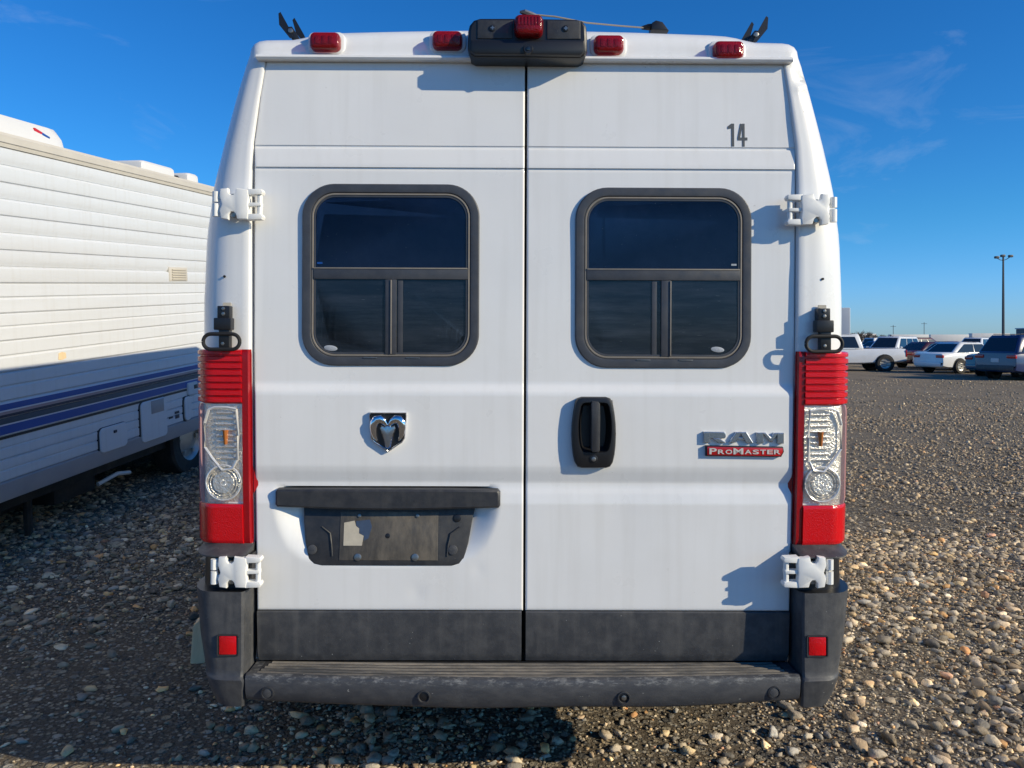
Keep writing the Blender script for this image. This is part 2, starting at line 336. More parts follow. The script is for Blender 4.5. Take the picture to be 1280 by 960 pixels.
def ground_mat():
    m = bpy.data.materials.new('gravel_and_dirt'); m.use_nodes = True; n, l = m.node_tree.nodes, m.node_tree.links
    b = n['Principled BSDF']; b.inputs['Roughness'].default_value = 0.95; b.inputs['Specular IOR Level'].default_value = 0.06
    tc = n.new('ShaderNodeTexCoord')
    def nz(s, d=6, r=0.6):
        t = n.new('ShaderNodeTexNoise'); t.inputs['Scale'].default_value = s; t.inputs['Detail'].default_value = d; t.inputs['Roughness'].default_value = r
        l.new(tc.outputs['Object'], t.inputs['Vector']); return t.outputs[0]
    def rp(src, stops):
        r = n.new('ShaderNodeValToRGB'); e = r.color_ramp.elements
        while len(e) < len(stops): e.new(0.5)
        for k, (p, c) in enumerate(stops): e[k].position = p; e[k].color = (*c, 1)
        l.new(src, r.inputs[0]); return r.outputs[0]
    def mx(fac, a, c):
        x = n.new('ShaderNodeMix'); x.data_type = 'RGBA'
        if isinstance(fac, float): x.inputs[0].default_value = fac
        else: l.new(fac, x.inputs[0])
        l.new(a, x.inputs[6]); l.new(c, x.inputs[7]); return x.outputs[2]
    dirt = rp(nz(1.3), [(0.3, (0.10, 0.077, 0.053)), (0.5, (0.155, 0.121, 0.084)), (0.72, (0.22, 0.175, 0.123))])
    fine = rp(nz(60, 6, 0.7), [(0.3, (0.03, 0.025, 0.020)), (0.5, (0.12, 0.100, 0.077)), (0.7, (0.30, 0.255, 0.20))])
    dirt2 = mx(0.55, dirt, fine)
    # small stones as cells
    v = n.new('ShaderNodeTexVoronoi'); v.inputs['Scale'].default_value = 48; l.new(tc.outputs['Object'], v.inputs['Vector'])
    v2 = n.new('ShaderNodeTexVoronoi'); v2.inputs['Scale'].default_value = 19; l.new(tc.outputs['Object'], v2.inputs['Vector'])
    def stones(vor):
        sep = n.new('ShaderNodeSeparateColor'); l.new(vor.outputs['Color'], sep.inputs[0])
        return rp(sep.outputs[0], [(0.0, (0.10, 0.093, 0.083)), (0.3, (0.21, 0.187, 0.155)), (0.6, (0.32, 0.275, 0.205)), (0.85, (0.42, 0.34, 0.23)), (1.0, (0.48, 0.44, 0.37))]), sep.outputs[1]
    c1, r1 = stones(v); c2, r2 = stones(v2)
    def mask(vor, lim, rnd, keep):
        a = n.new('ShaderNodeMapRange'); a.inputs[1].default_value = lim; a.inputs[2].default_value = lim - 0.15; l.new(vor.outputs['Distance'], a.inputs[0])
        k = n.new('ShaderNodeMath'); k.operation = 'LESS_THAN'; k.inputs[1].default_value = keep; l.new(rnd, k.inputs[0])
        p = n.new('ShaderNodeMath'); p.operation = 'MULTIPLY'; l.new(a.outputs[0], p.inputs[0]); l.new(k.outputs[0], p.inputs[1]); return p.outputs[0]
    m1 = mask(v, 0.52, r1, 0.9); m2 = mask(v2, 0.48, r2, 0.42)
    g = mx(m2, mx(m1, dirt2, c1), c2)
    # broad patches: dusty grey packed lanes far off
    sepx = n.new('ShaderNodeSeparateXYZ'); l.new(tc.outputs['Object'], sepx.inputs[0])
    far = n.new('ShaderNodeMapRange'); far.inputs[1].default_value = 5; far.inputs[2].default_value = 15; l.new(sepx.outputs[1], far.inputs[0])
    pk = rp(nz(0.6, 8, 0.7), [(0.3, (0.20, 0.163, 0.118)), (0.6, (0.30, 0.25, 0.185))])
    g = mx(far.outputs[0], g, mx(0.25, pk, g))
    l.new(g, b.inputs['Base Color'])
    hs = n.new('ShaderNodeMath'); hs.operation = 'MULTIPLY_ADD'; l.new(m1, hs.inputs[0]); hs.inputs[1].default_value = 0.6; l.new(nz(90, 4), hs.inputs[2])
    h2 = n.new('ShaderNodeMath'); h2.operation = 'MULTIPLY_ADD'; l.new(m2, h2.inputs[0]); h2.inputs[1].default_value = 1.3; l.new(hs.outputs[0], h2.inputs[2])
    bp = n.new('ShaderNodeBump'); bp.inputs['Strength'].default_value = 1.0; bp.inputs['Distance'].default_value = 0.012
    l.new(h2.outputs[0], bp.inputs['Height']); l.new(bp.outputs[0], b.inputs['Normal'])
    return m
g_ob = finish(bm, 'ground', ground_mat(), None, smooth=60); g_ob['kind'] = 'structure'

# ---- loose stones: real pebbles, one mass nobody could count
def ico(sub):
    b = bmesh.new(); bmesh.ops.create_icosphere(b, subdivisions=sub, radius=1.0); b.verts.ensure_lookup_table()
    v = np.array([x.co[:] for x in b.verts], 'f'); f = np.array([[x.index for x in fc.verts] for fc in b.faces], 'i'); b.free(); return v, f
PAL = np.array((1.52, 1.33, 1.05), 'f') * np.array([(.20, .19, .18), (.27, .25, .225), (.34, .30, .25), (.13, .13, .135), (.40, .33, .235), (.42, .27, .15), (.17, .175, .185), (.46, .42, .36), (.24, .20, .16), (.34, .22, .17)], 'f')
PW = np.array([.17, .17, .15, .11, .09, .035, .13, .06, .07, .015]); PW = PW / PW.sum()
def density(x, y):
    a = mnoise.noise(Vector((x * 0.55, y * 0.55, 1.2))) + 0.5 * mnoise.noise(Vector((x * 1.9, y * 1.9, 5.0)))
    d = 0.78 + 0.75 * a
    if x < -0.8: d = 0.40 + 0.75 * a
    if y < 1.4 and -0.3 < x < 1.7: d -= 0.30
    if abs(x) < 1.0 and y > 0.9: d *= 0.25
    return min(1, max(0.06, d))
def pebbles(n_try, dmin, dmax, smin, smax, sub, pw=1.0, grow=0.0, spread=0.78, inner=0.0):
    pts = []
    for _ in range(n_try):
        d = math.sqrt(random.uniform(dmin * dmin, dmax * dmax)) if pw == 1.0 else dmin * (dmax / dmin) ** random.random()
        x = random.uniform(inner, spread) * random.choice((-1, 1)) * d; y = d - CAM_D
        if abs(x) < 0.95 and y > 3: continue
        if random.random() > density(x, y): continue
        pts.append((x, y))
    V, Fc = ico(sub); nv = len(V); N = len(pts)
    s = smin * (smax / smin) ** (rng.random(N) ** 2.3)
    P = np.array([(x, y, gz(x, y)) for x, y in pts], 'f')
    s = s * (1 + grow * np.maximum(0, P[:, 1] + CAM_D - dmin))
    ax = np.stack([np.ones(N), rng.uniform(.48, .95, N), rng.uniform(.30, .66, N)], 1) * s[:, None]
    loc = V[None] * (1 + 0.17 * rng.standard_normal((N, nv, 1)).astype('f')) if sub == 2 else V[None] * (1 + 0.22 * rng.standard_normal((N, nv, 1)).astype('f'))
    loc = loc + 0.20 * np.sin(V[None] * rng.uniform(1.5, 3, (N, 1, 3)) + rng.uniform(0, 6, (N, 1, 3)))
    loc = loc * ax[:, None, :]
    yaw = rng.uniform(0, 6.283, N); tilt = rng.normal(0, 0.28, N)
    c, si = np.cos(tilt)[:, None], np.sin(tilt)[:, None]
    y2 = loc[..., 1] * c - loc[..., 2] * si; z2 = loc[..., 1] * si + loc[..., 2] * c
    c, si = np.cos(yaw)[:, None], np.sin(yaw)[:, None]
    X = loc[..., 0] * c - y2 * si; Y = loc[..., 0] * si + y2 * c
    out = np.stack([X, Y, z2], -1) + P[:, None, :]
    out[..., 2] += (ax[:, 2] * rng.uniform(0.0, 0.95, N))[:, None]
    col = PAL[rng.choice(len(PAL), N, p=PW)] * np.exp(rng.normal(0, .33, (N, 1))).astype('f')
    col = np.repeat(col[:, None], nv, 1)
    faces = Fc[None] + (np.arange(N) * nv)[:, None, None]
    return out.reshape(-1, 3), faces.reshape(-1, 3), col.reshape(-1, 3)
sets = [pebbles(28000, 2.6, 6.2, 0.008, 0.034, 2), pebbles(46000, 2.6, 5.4, 0.006, 0.011, 1), pebbles(56000, 5.4, 19, 0.012, 0.034, 1, 0, 0.015), pebbles(12000, 13, 30, 0.016, 0.034, 1, 0, 0.03),
        pebbles(4500, 1.0, 2.6, 0.009, 0.034, 1, 1.0, 0, 1.1), pebbles(9000, 2.6, 7.5, 0.010, 0.034, 1, 1.0, 0, 1.15, 0.78)]
off = 0; Vs, Fs, Cs = [], [], []
for k_, (v, f, c) in enumerate(sets):
    if k_ in (2, 3): c = 0.55 * c + 0.45 * 0.85 * c.mean(0)            # thinly spread stones beyond pulled towards their mean colour, a little darker
    Vs.append(v); Fs.append(f + off); Cs.append(c); off += len(v)
Vs, Fs, Cs = np.concatenate(Vs), np.concatenate(Fs), np.concatenate(Cs)
me = bpy.data.meshes.new('loose_gravel'); me.vertices.add(len(Vs)); me.vertices.foreach_set('co', Vs.astype('f').ravel())
me.loops.add(len(Fs) * 3); me.loops.foreach_set('vertex_index', Fs.astype('i').ravel())
me.polygons.add(len(Fs)); me.polygons.foreach_set('loop_start', np.arange(0, len(Fs) * 3, 3, dtype='i'))
me.polygons.foreach_set('use_smooth', np.ones(len(Fs), dtype=bool)); me.update(calc_edges=True)
ca = me.color_attributes.new('stone', 'FLOAT_COLOR', 'POINT')
ca.data.foreach_set('color', np.concatenate([Cs, np.ones((len(Cs), 1))], 1).astype('f').ravel())
pm = mat('river_stone', (0.3, 0.28, 0.25), 0.82, bump=0.5, bscale=110, spec=0.15)
at = pm.node_tree.nodes.new('ShaderNodeVertexColor'); at.layer_name = 'stone'
nz_ = pm.node_tree.nodes.new('ShaderNodeTexNoise'); nz_.inputs['Scale'].default_value = 70
mu = pm.node_tree.nodes.new('ShaderNodeMix'); mu.data_type = 'RGBA'; mu.blend_type = 'OVERLAY'; mu.inputs[0].default_value = 0.55
pm.node_tree.links.new(at.outputs[0], mu.inputs[6]); pm.node_tree.links.new(nz_.outputs[0], mu.inputs[7])
pm.node_tree.links.new(mu.outputs[2], pm.node_tree.nodes['Principled BSDF'].inputs['Base Color'])
me.materials.append(pm)
gr = bpy.data.objects.new('loose_gravel', me); COL.objects.link(gr); gr['kind'] = 'stuff'; gr['label'] = 'rounded grey and tan stones strewn over the dirt lot'

# ------------------------------------------------------------------ the van
VX = 0.034
def X(px, Y): return (px - 640) * (Y + CAM_D) / F - VX
def Z(py, Y): return CAM_Z + (HOR - py) * (Y + CAM_D) / F
def PX(pts, Y): return [(X(a, Y), Z(b, Y)) for a, b in pts]
def L(px, Y): return px * (Y + CAM_D) / F

van = thing('cargo_van', 'large white high roof cargo van seen square from behind with two rear doors', 'van', (VX, 0, 0), (0, R(0.22), R(0.3)))

# pillar / opening ring: half outline for the left side in photo pixels, mirrored to the right
CX = 654.0
XI = [(690, 316), (600, 314), (440, 312), (240, 310.5), (180, 312), (120, 319.5), (79, 326)]
XO = [(885, 262), (760, 262), (690, 261.5), (600, 259.5), (440, 257), (380, 256.5), (300, 259.5), (235, 268.5), (180, 282), (120, 297.5), (75, 311)]
def sym(px): return CX - px
def xi_of(z):
    py = HOR - (z - CAM_Z) * F / (CAM_D + 0.13); return L(sym(interp(sorted(XI), py)), 0.13)
def xo_of(z):
    py = HOR - (z - CAM_Z) * F / (CAM_D + 0.25); return L(sym(interp(sorted(XO), py)), 0.25)
def yf_of(z):
    return interp([(0.5, 0.126), (1.5, 0.127), (2.05, 0.134), (2.3, 0.146), (2.5, 0.158)], z)
ZB = Z(77, 0.15)                                   # top of the door opening
ring_I, ring_O = [], []
for z in sorted(list(np.linspace(0.46, 2.30, 40)) + list(np.arange(2.315, Z(84, 0.2) - .006, 0.009)) + [Z(84, 0.2)]): ring_I.append((xi_of(z), min(z, ZB))); ring_O.append((xo_of(z), z))
XT = xi_of(ZB)
for (pa, pb), ii in zip([(312, 72), (314, 62), (318, 55.5), (325, 51.5), (334, 50)], [(0, -0.004), (0, 0), (-.004, 0), (-.012, 0), (-.03, 0)]):
    ring_O.append((L(sym(pa), 0.25), Z(pb + 2, 0.25))); ring_I.append((XT + ii[0], ZB + ii[1]))
for pa, pb in [(350, 49.6), (368, 49.2), (380, 46.5), (392, 43), (405, 40.5), (425, 39), (470, 37.5), (520, 36), (580, 34.8), (620, 34.2), (654, 34)]:
    ring_O.append((L(sym(pa), 0.25), Z(pb + 2, 0.25))); ring_I.append((min(XT - 0.034, L(sym(pa), 0.15)), ZB))
halfI, halfO = ring_I, ring_O
fullI = [(-x, z) for x, z in halfI] + [(x, z) for x, z in halfI[::-1][1:]]
fullO = [(-x, z) for x, z in halfO] + [(x, z) for x, z in halfO[::-1][1:]]
SEC = [(0.0, 0.26), (0.0, 0.014), (0.018, 0.003), (0.05, 0.0)] # (fraction of the way across, depth behind the face)
def pillar_pt(i, t, off=0.0):
    (a, za), (b, zb) = fullI[i], fullO[i]
    # t 0..1 across: flat face then a rounded corner
    yf = yf_of(za)
    r = 0.62
    if t < 1 - r: fx = t; dy = 0.012 * t
    else:
        ph = (t - (1 - r)) / r * math.pi / 2
        fx = (1 - r) + r * math.sin(ph); dy = 0.012 * t + 0.135 * (1 - math.cos(ph))
    x = a + (b - a) * fx; z = za + (zb - za) * fx
    return Vector((x, yf + dy, z))
bm = bmesh.new(); rings = []
TS = [0.0, 0.06, 0.14, 0.25, 0.38, 0.5, 0.62, 0.72, 0.81, 0.89, 0.95, 1.0]
nR = len(fullI)
rings.append([(x, yf_of(z) + 0.13, z) for x, z in fullI])
rings.append([(x, yf_of(z) + 0.012, z) for x, z in fullI])
for t in [0.02] + TS[1:]:
    row = []
    for i in range(nR):
        p = pillar_pt(i, t)
        if t == 0.02: p.y += 0.003
        # dents high on the right hand pillar, and one by the hinge
        if p.x > 0:
            px, py = p.x, p.z
            for dx, dz, rr, am in ((0.918, 2.430, 0.012, 0.026), (0.935, 2.405, 0.008, -0.014), (0.905, 2.40, 0.010, -0.006), (0.938, 2.385, 0.008, 0.018), (0.945, 2.355, 0.008, 0.008), (0.900, 2.455, 0.008, 0.006), (0.885, 1.84, 0.012, 0.007)):
                q = ((px - dx) ** 2 / rr ** 2 + (py - dz) ** 2 / (rr * 1.8) ** 2)
                p.y += am * math.exp(-q)
        row.append(p)
    rings.append(row)
def fwd(y, k=1.0, cap=9.0, nose=1.0):
    return [(x * k, y, 0.46 + (min(z, cap) - 0.46) * nose) for x, z in fullO]
rings += [fwd(0.40, 1.002), fwd(0.8, 1.006), fwd(1.6, 1.008), fwd(3.0, 1.008), fwd(4.1, 1.0), fwd(4.5, 0.985, 2.45), fwd(4.9, 0.95, 2.15), fwd(5.35, 0.92, 1.55), fwd(5.8, 0.86, 1.25), fwd(6.0, 0.76, 1.0)]
loft(bm, rings, False, False, False)
fc = [v for v in bm.verts if abs(v.co.y - 6.0) < 1e-4]
bm.faces.new(sorted(fc, key=lambda v: math.atan2(v.co.z - 0.75, v.co.x)))
body = finish(bm, 'body_shell', M['white'], van, smooth=40)

bm = bmesh.new(); box(bm, (0, 3.0, 0.47), (1.80, 5.6, 0.10)); 
finish(bm, 'underbody', M['under'], van)
for sx in (-0.42, 0.42):
    bm = bmesh.new(); box(bm, (sx, 2.9, 0.39), (0.09, 5.2, 0.10)); finish(bm, 'chassis_rail', M['under'], van)
bm = bmesh.new(); tube(bm, [(-0.8, 1.15, 0.34), (0.8, 1.15, 0.34)], 0.05, 10); finish(bm, 'rear_axle', M['under'], van)
# backing behind the door gaps
bm = bmesh.new(); loft(bm, [[(x, yf_of(z) + 0.075, z) for x, z in fullI], [(0, 0.21, z) for x, z in fullI]], False); finish(bm, 'door_seal', M['rubber'], van)
# drip rail lip over the doors
bm = bmesh.new(); xr = XT + 0.022
pro = [(0.168, 0.0), (0.136, -0.001), (0.131, 0.005), (0.133, 0.012), (0.142, 0.017), (0.168, 0.022)]
loft(bm, [[(xx, y, ZB + z) for y, z in pro] for xx in np.linspace(-xr, xr, 30)], True, True, True); finish(bm, 'drip_rail', M['white'], van)

# ---- wheels
def wheel(parent, x, y, z, r, w, side, yaw=0, name='wheel'):
    prof = [(0.60, 0.5), (0.62, 0.5), (0.93, 0.5), (0.985, 0.42), (1.0, 0.25), (1.0, -0.25), (0.985, -0.42), (0.93, -0.5), (0.60, -0.5)]
    n = 26; bm = bmesh.new()
    loft(bm, [[(x + side * w * b, y + r * a * math.cos(2 * math.pi * k / n), z + r * a * math.sin(2 * math.pi * k / n)) for a, b in prof] for k in range(n)] +
         [[(x + side * w * b, y + r * a, z) for a, b in prof]], False)
    bmesh.ops.remove_doubles(bm, verts=bm.verts, dist=1e-5)
    t = finish(bm, name, M['tyre'], parent)
    bm = bmesh.new(); rp = [(0.61, 0.46), (0.56, 0.40), (0.50, 0.28), (0.30, 0.34), (0.16, 0.36), (0.0001, 0.36)]
    loft(bm, [[(x + side * w * b, y + r * a * math.cos(2 * math.pi * k / n), z + r * a * math.sin(2 * math.pi * k / n)) for k in range(n)] for a, b in rp])
    for k in range(6):
        a = 2 * math.pi * k / 6
        box(bm, (x + side * w * 0.37, y + r * 0.42 * math.cos(a), z + r * 0.42 * math.sin(a)), (0.02, r * 0.10, r * 0.10))
    finish(bm, 'rim', M['rim'], t)
    return t
for wy in (1.15, 5.15):
    for sd in (-1, 1): wheel(van, sd * 1.0, wy, 0.345, 0.345, 0.22, sd)
for sd in (-1, 1):
    for wy in (1.15, 5.15):
        bm = bmesh.new(); n = 16
        loft(bm, [[(sd * xo, wy + rr * math.cos(math.pi * k / n), 0.36 + rr * math.sin(math.pi * k / n)) for k in range(n + 1)] for rr, xo in ((0.0001, 1.098), (0.39, 1.098), (0.44, 1.106), (0.45, 1.05))], False)
        finish(bm, 'wheel_arch', M['plastic'], van)

# ---- rear doors as pressed panels
PROF = [(830, 0.1300), (630, 0.1300), (628, 0.1308), (617, 0.1365), (608, 0.1435), (603, 0.1440), (588, 0.1318), (583, 0.1300), (494, 0.1310), (490, 0.1330), (481, 0.1440), (478, 0.1455),
        (213.5, 0.1490), (212.8, 0.1500), (210.5, 0.1500), (209.8, 0.1445), (206, 0.1450), (188, 0.1530), (186.5, 0.1540), (185.8, 0.1590), (183.4, 0.1590), (182.6, 0.1555), (140, 0.1590), (77, 0.1640)]
def prof_y(py): return interp(sorted(PROF), py)
SCL = [(636, 341), (650, 344), (665, 349), (682, 357), (694, 368), (701, 384), (706, 420)]
DE = [(830, 322), (760, 321), (600, 318), (440, 316), (180, 315.5), (120, 323), (79, 330)]
def scoop(px, py):
    if py < 612 or py > 707: return 0.0
    xl = interp(SCL, max(py, 636)); xr = 964 - xl
    t = min(px - xl, xr - px)
    if t <= 0: return 0.0
    u = min(1, t / 40.0); u = u * u * (3 - 2 * u) * 0.5 + u * 0.5
    v = sstep(707, 690, py)
    return 0.050 * u * min(1, (707 - py) / 60.0) ** 0.8
def sstep_rev(a, b, v): return sstep(b, a, v)
pys = sorted(set([p for p, _ in PROF] + list(np.arange(84, 764, 4.0)) + [79.0 + k * 0.8 for k in range(6)] + [211.6, 184.6, 762.4, 763.2]), reverse=True)
pys = [p for p in pys if 79 <= p <= 763.3]
def door(sd):
    bm = bmesh.new(); rows = []
    ss = [0, .001, .0022, .004, .0065, .01] + list(np.linspace(.016, .984, 118)) + [.99, .9935, .996, .9978, .999, 1]
    for py in pys:
        e = interp(sorted(DE), py); y0 = prof_y(py)
        a, b = (e, 653.0) if sd < 0 else (656.0, 2 * CX - e)
        row = []
        for s_ in ss:
            px = a + (b - a) * s_; y = y0
            dm = min(px - a, b - px, py - 78.5, 763.5 - py) / 382.0
            r_ = 0.006
            if dm < r_: y += r_ - math.sqrt(max(0, r_ * r_ - (r_ - dm) ** 2))
            if sd < 0: y += scoop(px, py)
            elif abs(px - 740.5) < 22 and abs(py - 533) < 31: y += .032
            # faint waviness and small dents
            q = 0.0009 * mnoise.noise(Vector((px * 0.011, py * 0.011, 2.0 + sd)))
            for dx, dz, rr, am in ((520, 742, 10, .0014), (597, 712, 8, .0011), (560, 595, 30, .0012), (770, 640, 40, .0010), (510, 560, 26, .0006)):
                q += am * math.exp(-((px - dx) ** 2 + (py - dz) ** 2) / rr ** 2)
            row.append((X(px, y0), y + q, Z(py, y0)))
        rows.append(row)
    # folded edges
    rows = [[(x, y + 0.03, z) for x, y, z in rows[0]]] + rows + [[(x, y + 0.03, z) for x, y, z in rows[-1]]]
    rows = [[(r[0][0], r[0][1] + 0.03, r[0][2])] + r + [(r[-1][0], r[-1][1] + 0.03, r[-1][2])] for r in rows]
    loft(bm, rows, False)
    return finish(bm, 'rear_door', M['white'], van, smooth=50)
door_l, door_r = door(-1), door(1)
for sd, dr, a0, a1, b0, b1 in ((-1, door_l, 321, 651.2, 322.5, 651.2), (1, door_r, 656.6, 987, 656.6, 985.5)):
    bm = bmesh.new(); Y0 = 0.126
    o = PX([(a0, 764.5), (a1, 764.5), (b1, 827.5), (b0, 827.5)], Y0)
    nseg = 20; rings = []
    for k in range(nseg + 1):
        t = k / nseg; xa = o[0][0] + (o[1][0] - o[0][0]) * t; xb = o[3][0] + (o[2][0] - o[3][0]) * t; za, zb = o[0][1], o[2][1]
        rings.append([(xa, .17, za), (xa, Y0 + .004, za), (xa, Y0, za - .004), (xa + (xb - xa) * .85, Y0 - .001, zb + .03), (xb, Y0 + .005, zb + .014), (xb, Y0 + .012, zb), (xb, .17, zb)])
    loft(bm, rings, True, True, True); finish(bm, 'lower_trim', M['plastic'], dr)
# seam rubber on the right hand door's leading edge
bm = bmesh.new(); loft(bm, [[(X(655.2, .15), prof_y(p) + .014, Z(p, .15)), (X(656.6, .15), prof_y(p) + .011, Z(p, .15))] for p in range(80, 828, 8)], False)
finish(bm, 'edge_rubber', M['rubber'], door_r, recalc=False)

# ---- rear windows
def window(dr, x0, x1, y0, y1, vdiv, slide_left):
    Yd = 0.146; cx, cz = (X(x0, Yd) + X(x1, Yd)) / 2, (Z(y0, Yd) + Z(y1, Yd)) / 2
    w, h = X(x1, Yd) - X(x0, Yd), Z(y0, Yd) - Z(y1, Yd)
    win = bpy.data.objects.new('rear_window', None); COL.objects.link(win); win.parent = van
    def rr(i, rad): return rrect(cx, cz, w - 2 * i, h - 2 * i, rad, 10)
    bm = bmesh.new()
    loft(bm, [[(x, y, z) for x, z in rr(i, q)] for i, q, y in ((0, .105, Yd + .006), (0.0005, .105, .1415), (.004, .102, .1378), (.020, .088, .1365), (.028, .080, .1378), (.031, .077, .1420))])
    finish(bm, 'window_frame', M['frame'], win)
    bm = bmesh.new()
    loft(bm, [[(x, y, z) for x, z in rr(i, q)] for i, q, y in ((.031, .077, .1420), (.0325, .076, .1392), (.0365, .072, .1388), (.038, .071, .1420))])
    finish(bm, 'frame_bead', M['frame_beige'], win)
    bm = bmesh.new()
    loft(bm, [[(x, y, z) for x, z in rr(i, q)] for i, q, y in ((.038, .071, .1420), (.039, .070, .1408), (.044, .066, .1410), (.045, .065, .1460))])
    finish(bm, 'inner_frame', M['frame'], win)
    # panes: clip the rounded rectangle at the dividers
    yd0, yd1 = Z(336, Yd), Z(350, Yd); xv0, xv1 = X(vdiv[0], Yd), X(vdiv[1], Yd)
    inner = rr(.042, .068)
    def clip(f):
        return [p for p in inner if f(p)]
    def pane(nm, pts, y, m):
        bm = bmesh.new(); vs = [bm.verts.new((x, y, z)) for x, z in pts]; bm.faces.new(vs)
        bm.faces.ensure_lookup_table(); bmesh.ops.solidify(bm, geom=bm.faces[:], thickness=0.003); return finish(bm, nm, m, win, smooth=None)
    il, ir, it, ib = cx - w / 2 + .042, cx + w / 2 - .042, cz + h / 2 - .042, cz - h / 2 + .042
    top = [p for p in inner if p[1] > yd0]
    k = next(i for i in range(len(inner)) if inner[i][1] > yd0 and inner[i - 1][1] <= yd0)
    order = [inner[(k + i) % len(inner)] for i in range(len(inner))]
    top = [(ir, yd0 - .002)] + [p for p in order if p[1] > yd0] + [(il, yd0 - .002)]
    pane('top_pane', top, .1432, M['glass'])
    lowr = [p for p in order if p[1] < yd1]
    left = [p for p in lowr if p[0] < xv0]; right = [p for p in lowr if p[0] > xv1]
    lp = [(xv0 + .002, yd1 + .002), (il, yd1 + .002)] + left + [(xv0 + .002, ib)]
    rp = [(ir, yd1 + .002), (xv1 - .002, yd1 + .002), (xv1 - .002, ib)] + right
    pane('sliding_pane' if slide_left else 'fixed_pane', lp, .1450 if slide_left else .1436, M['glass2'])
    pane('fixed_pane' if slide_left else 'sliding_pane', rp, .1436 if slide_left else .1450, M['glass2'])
    bm = bmesh.new(); box(bm, (cx, .1425, (yd0 + yd1) / 2), (ir - il + .008, .011, abs(yd0 - yd1)), .002); finish(bm, 'horizontal_bar', M['frame'], win)
    bm = bmesh.new(); box(bm, (cx, .1400, yd0 - .001), (ir - il + .006, .010, .0045), .001); finish(bm, 'bar_bead', M['frame_beige'], win)
    bm = bmesh.new(); box(bm, ((xv0 + xv1) / 2, .1430, (yd1 + ib) / 2 - .002), (xv1 - xv0, .010, yd1 - ib + .004), .002); finish(bm, 'vertical_bar', M['frame'], win)
    xb = xv1 - .001 if slide_left else xv0 + (xv1 - xv0) * .52
    bm = bmesh.new(); box(bm, (xb, .1385, (yd1 + ib) / 2 - .002), (.004, .008, yd1 - ib), .001); finish(bm, 'bar_bead', M['frame_beige'], win)
    # stile of the sliding pane
    xs_ = xv0 - .022 if slide_left else xv1 + .012
    bm = bmesh.new(); box(bm, (xs_, .1440, (yd1 + ib) / 2 - .003), (.016, .004, yd1 - ib), .001); finish(bm, 'pane_stile', M['frame'], win)
    # weep slots
    for q in (.36, .66):
        bm = bmesh.new(); box(bm, (cx + w * (q - .5) * .8, .1362, cz - h / 2 + .0265), (.045, .004, .0028), .0008); finish(bm, 'weep_slot', M['steel'], win)
    mx = X(x0 + 36, Yd) if not slide_left else X(x1 - 42, Yd)
    bm = bmesh.new(); pts = [(mx + .022 * math.cos(a), Z(436, Yd) + .009 * math.sin(a) - .002 * math.cos(a)) for a in np.linspace(0, 6.283, 24, endpoint=False)]
    plate(bm, pts, .1420, .1434, .0004); finish(bm, 'etched_mark', M['etch'], win)
    mx = X(x0 + 22, Yd) if not slide_left else X(x1 - 22, Yd)
    bm = bmesh.new(); box(bm, (mx, .1424, Z(330, Yd)), (.017, .0016, .006)); finish(bm, 'etched_mark', M['etch' if slide_left else 's_blue'], win)
    return win
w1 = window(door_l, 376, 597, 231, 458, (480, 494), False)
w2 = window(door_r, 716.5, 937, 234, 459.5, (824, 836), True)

# ---- number, badges, emblem
Yb = 0.1558
bm = bmesh.new(); box(bm, (X(919.5, Yb), Yb + .0004, Z(167.0, Yb)), (L(28, Yb), .0010, L(29.6, Yb))); stk = finish(bm, 'number_sticker', M['sticker'], door_r)
def digit(name, polys):
    bm = bmesh.new()
    for p in polys: plate(bm, PX(p, Yb), Yb - .0014, Yb, 0)
    finish(bm, name, M['digit'], door_r, smooth=None)
digit('digit_one', [[(911.6, 153), (915.2, 153), (915.2, 181.8), (911.8, 181.8), (911.8, 159), (907.2, 160), (907, 156.8)]])
def quad_union(name, quads):
    bm = bmesh.new()
    for q, dy in quads: plate(bm, PX(q, Yb), Yb - .0014 - dy, Yb, 0)
    finish(bm, name, M['digit'], door_r, smooth=None)
quad_union('digit_four', [([(925.4, 153), (928.4, 153), (928.4, 181.8), (925.4, 181.8)], 0), ([(919.6, 170.5), (931.8, 170.5), (931.8, 174), (919.6, 174)], .0002), ([(923, 153), (926, 153.4), (922.6, 171), (919.6, 171)], .0004)])

pv = Vector((0, .1556, Z(181.8, Yb))); tr_ = Matrix.Rotation(R(-1.8), 3, 'X')
for o_ in door_r.children:                                # sticker and digits lie on the leaning door skin
    if o_.name.split('.')[0] in ('number_sticker', 'digit_one', 'digit_four'): o_.rotation_euler = (R(-1.8), 0, 0); o_.location = pv - tr_ @ pv
# lettering badge: wide slab capitals
Yl = 0.131
def letter(name, polys, y0=.1195):
    bm = bmesh.new()
    for q, dy in polys: plate(bm, PX(q, Yl), y0 - dy, Yl + .001, .0018)
    finish(bm, name, M['dull_chrome'], door_r, smooth=20)
letter('letter_r', [([(877.5, 538.5), (885.5, 538.5), (885.5, 552), (877.5, 552)], 0), ([(885, 538.6), (903, 538.6), (905, 540.5), (905, 545), (903, 547), (885, 547)], .0003),
                    ([(888, 546.8), (897, 546.6), (906, 552), (895, 552)], .0006)])
letter('letter_a', [([(909, 552), (917.5, 538.8), (925, 538.8), (917.5, 552)], 0), ([(922, 538.8), (931, 538.8), (939.5, 552.3), (930.5, 552.3)], .0003), ([(916, 545.4), (931, 545.4), (933, 549), (914.5, 549)], -.002)])
letter('letter_m', [([(943.5, 539.4), (952, 539.4), (952, 552.8), (943.5, 552.8)], 0), ([(950, 539.4), (955, 539.4), (963, 547), (961, 551.5)], .0003), ([(965, 539.6), (971, 539.6), (962.5, 551.5), (959.5, 548)], .0006),
                    ([(969, 539.6), (977.5, 539.6), (977.5, 553), (969, 553)], .0009)])
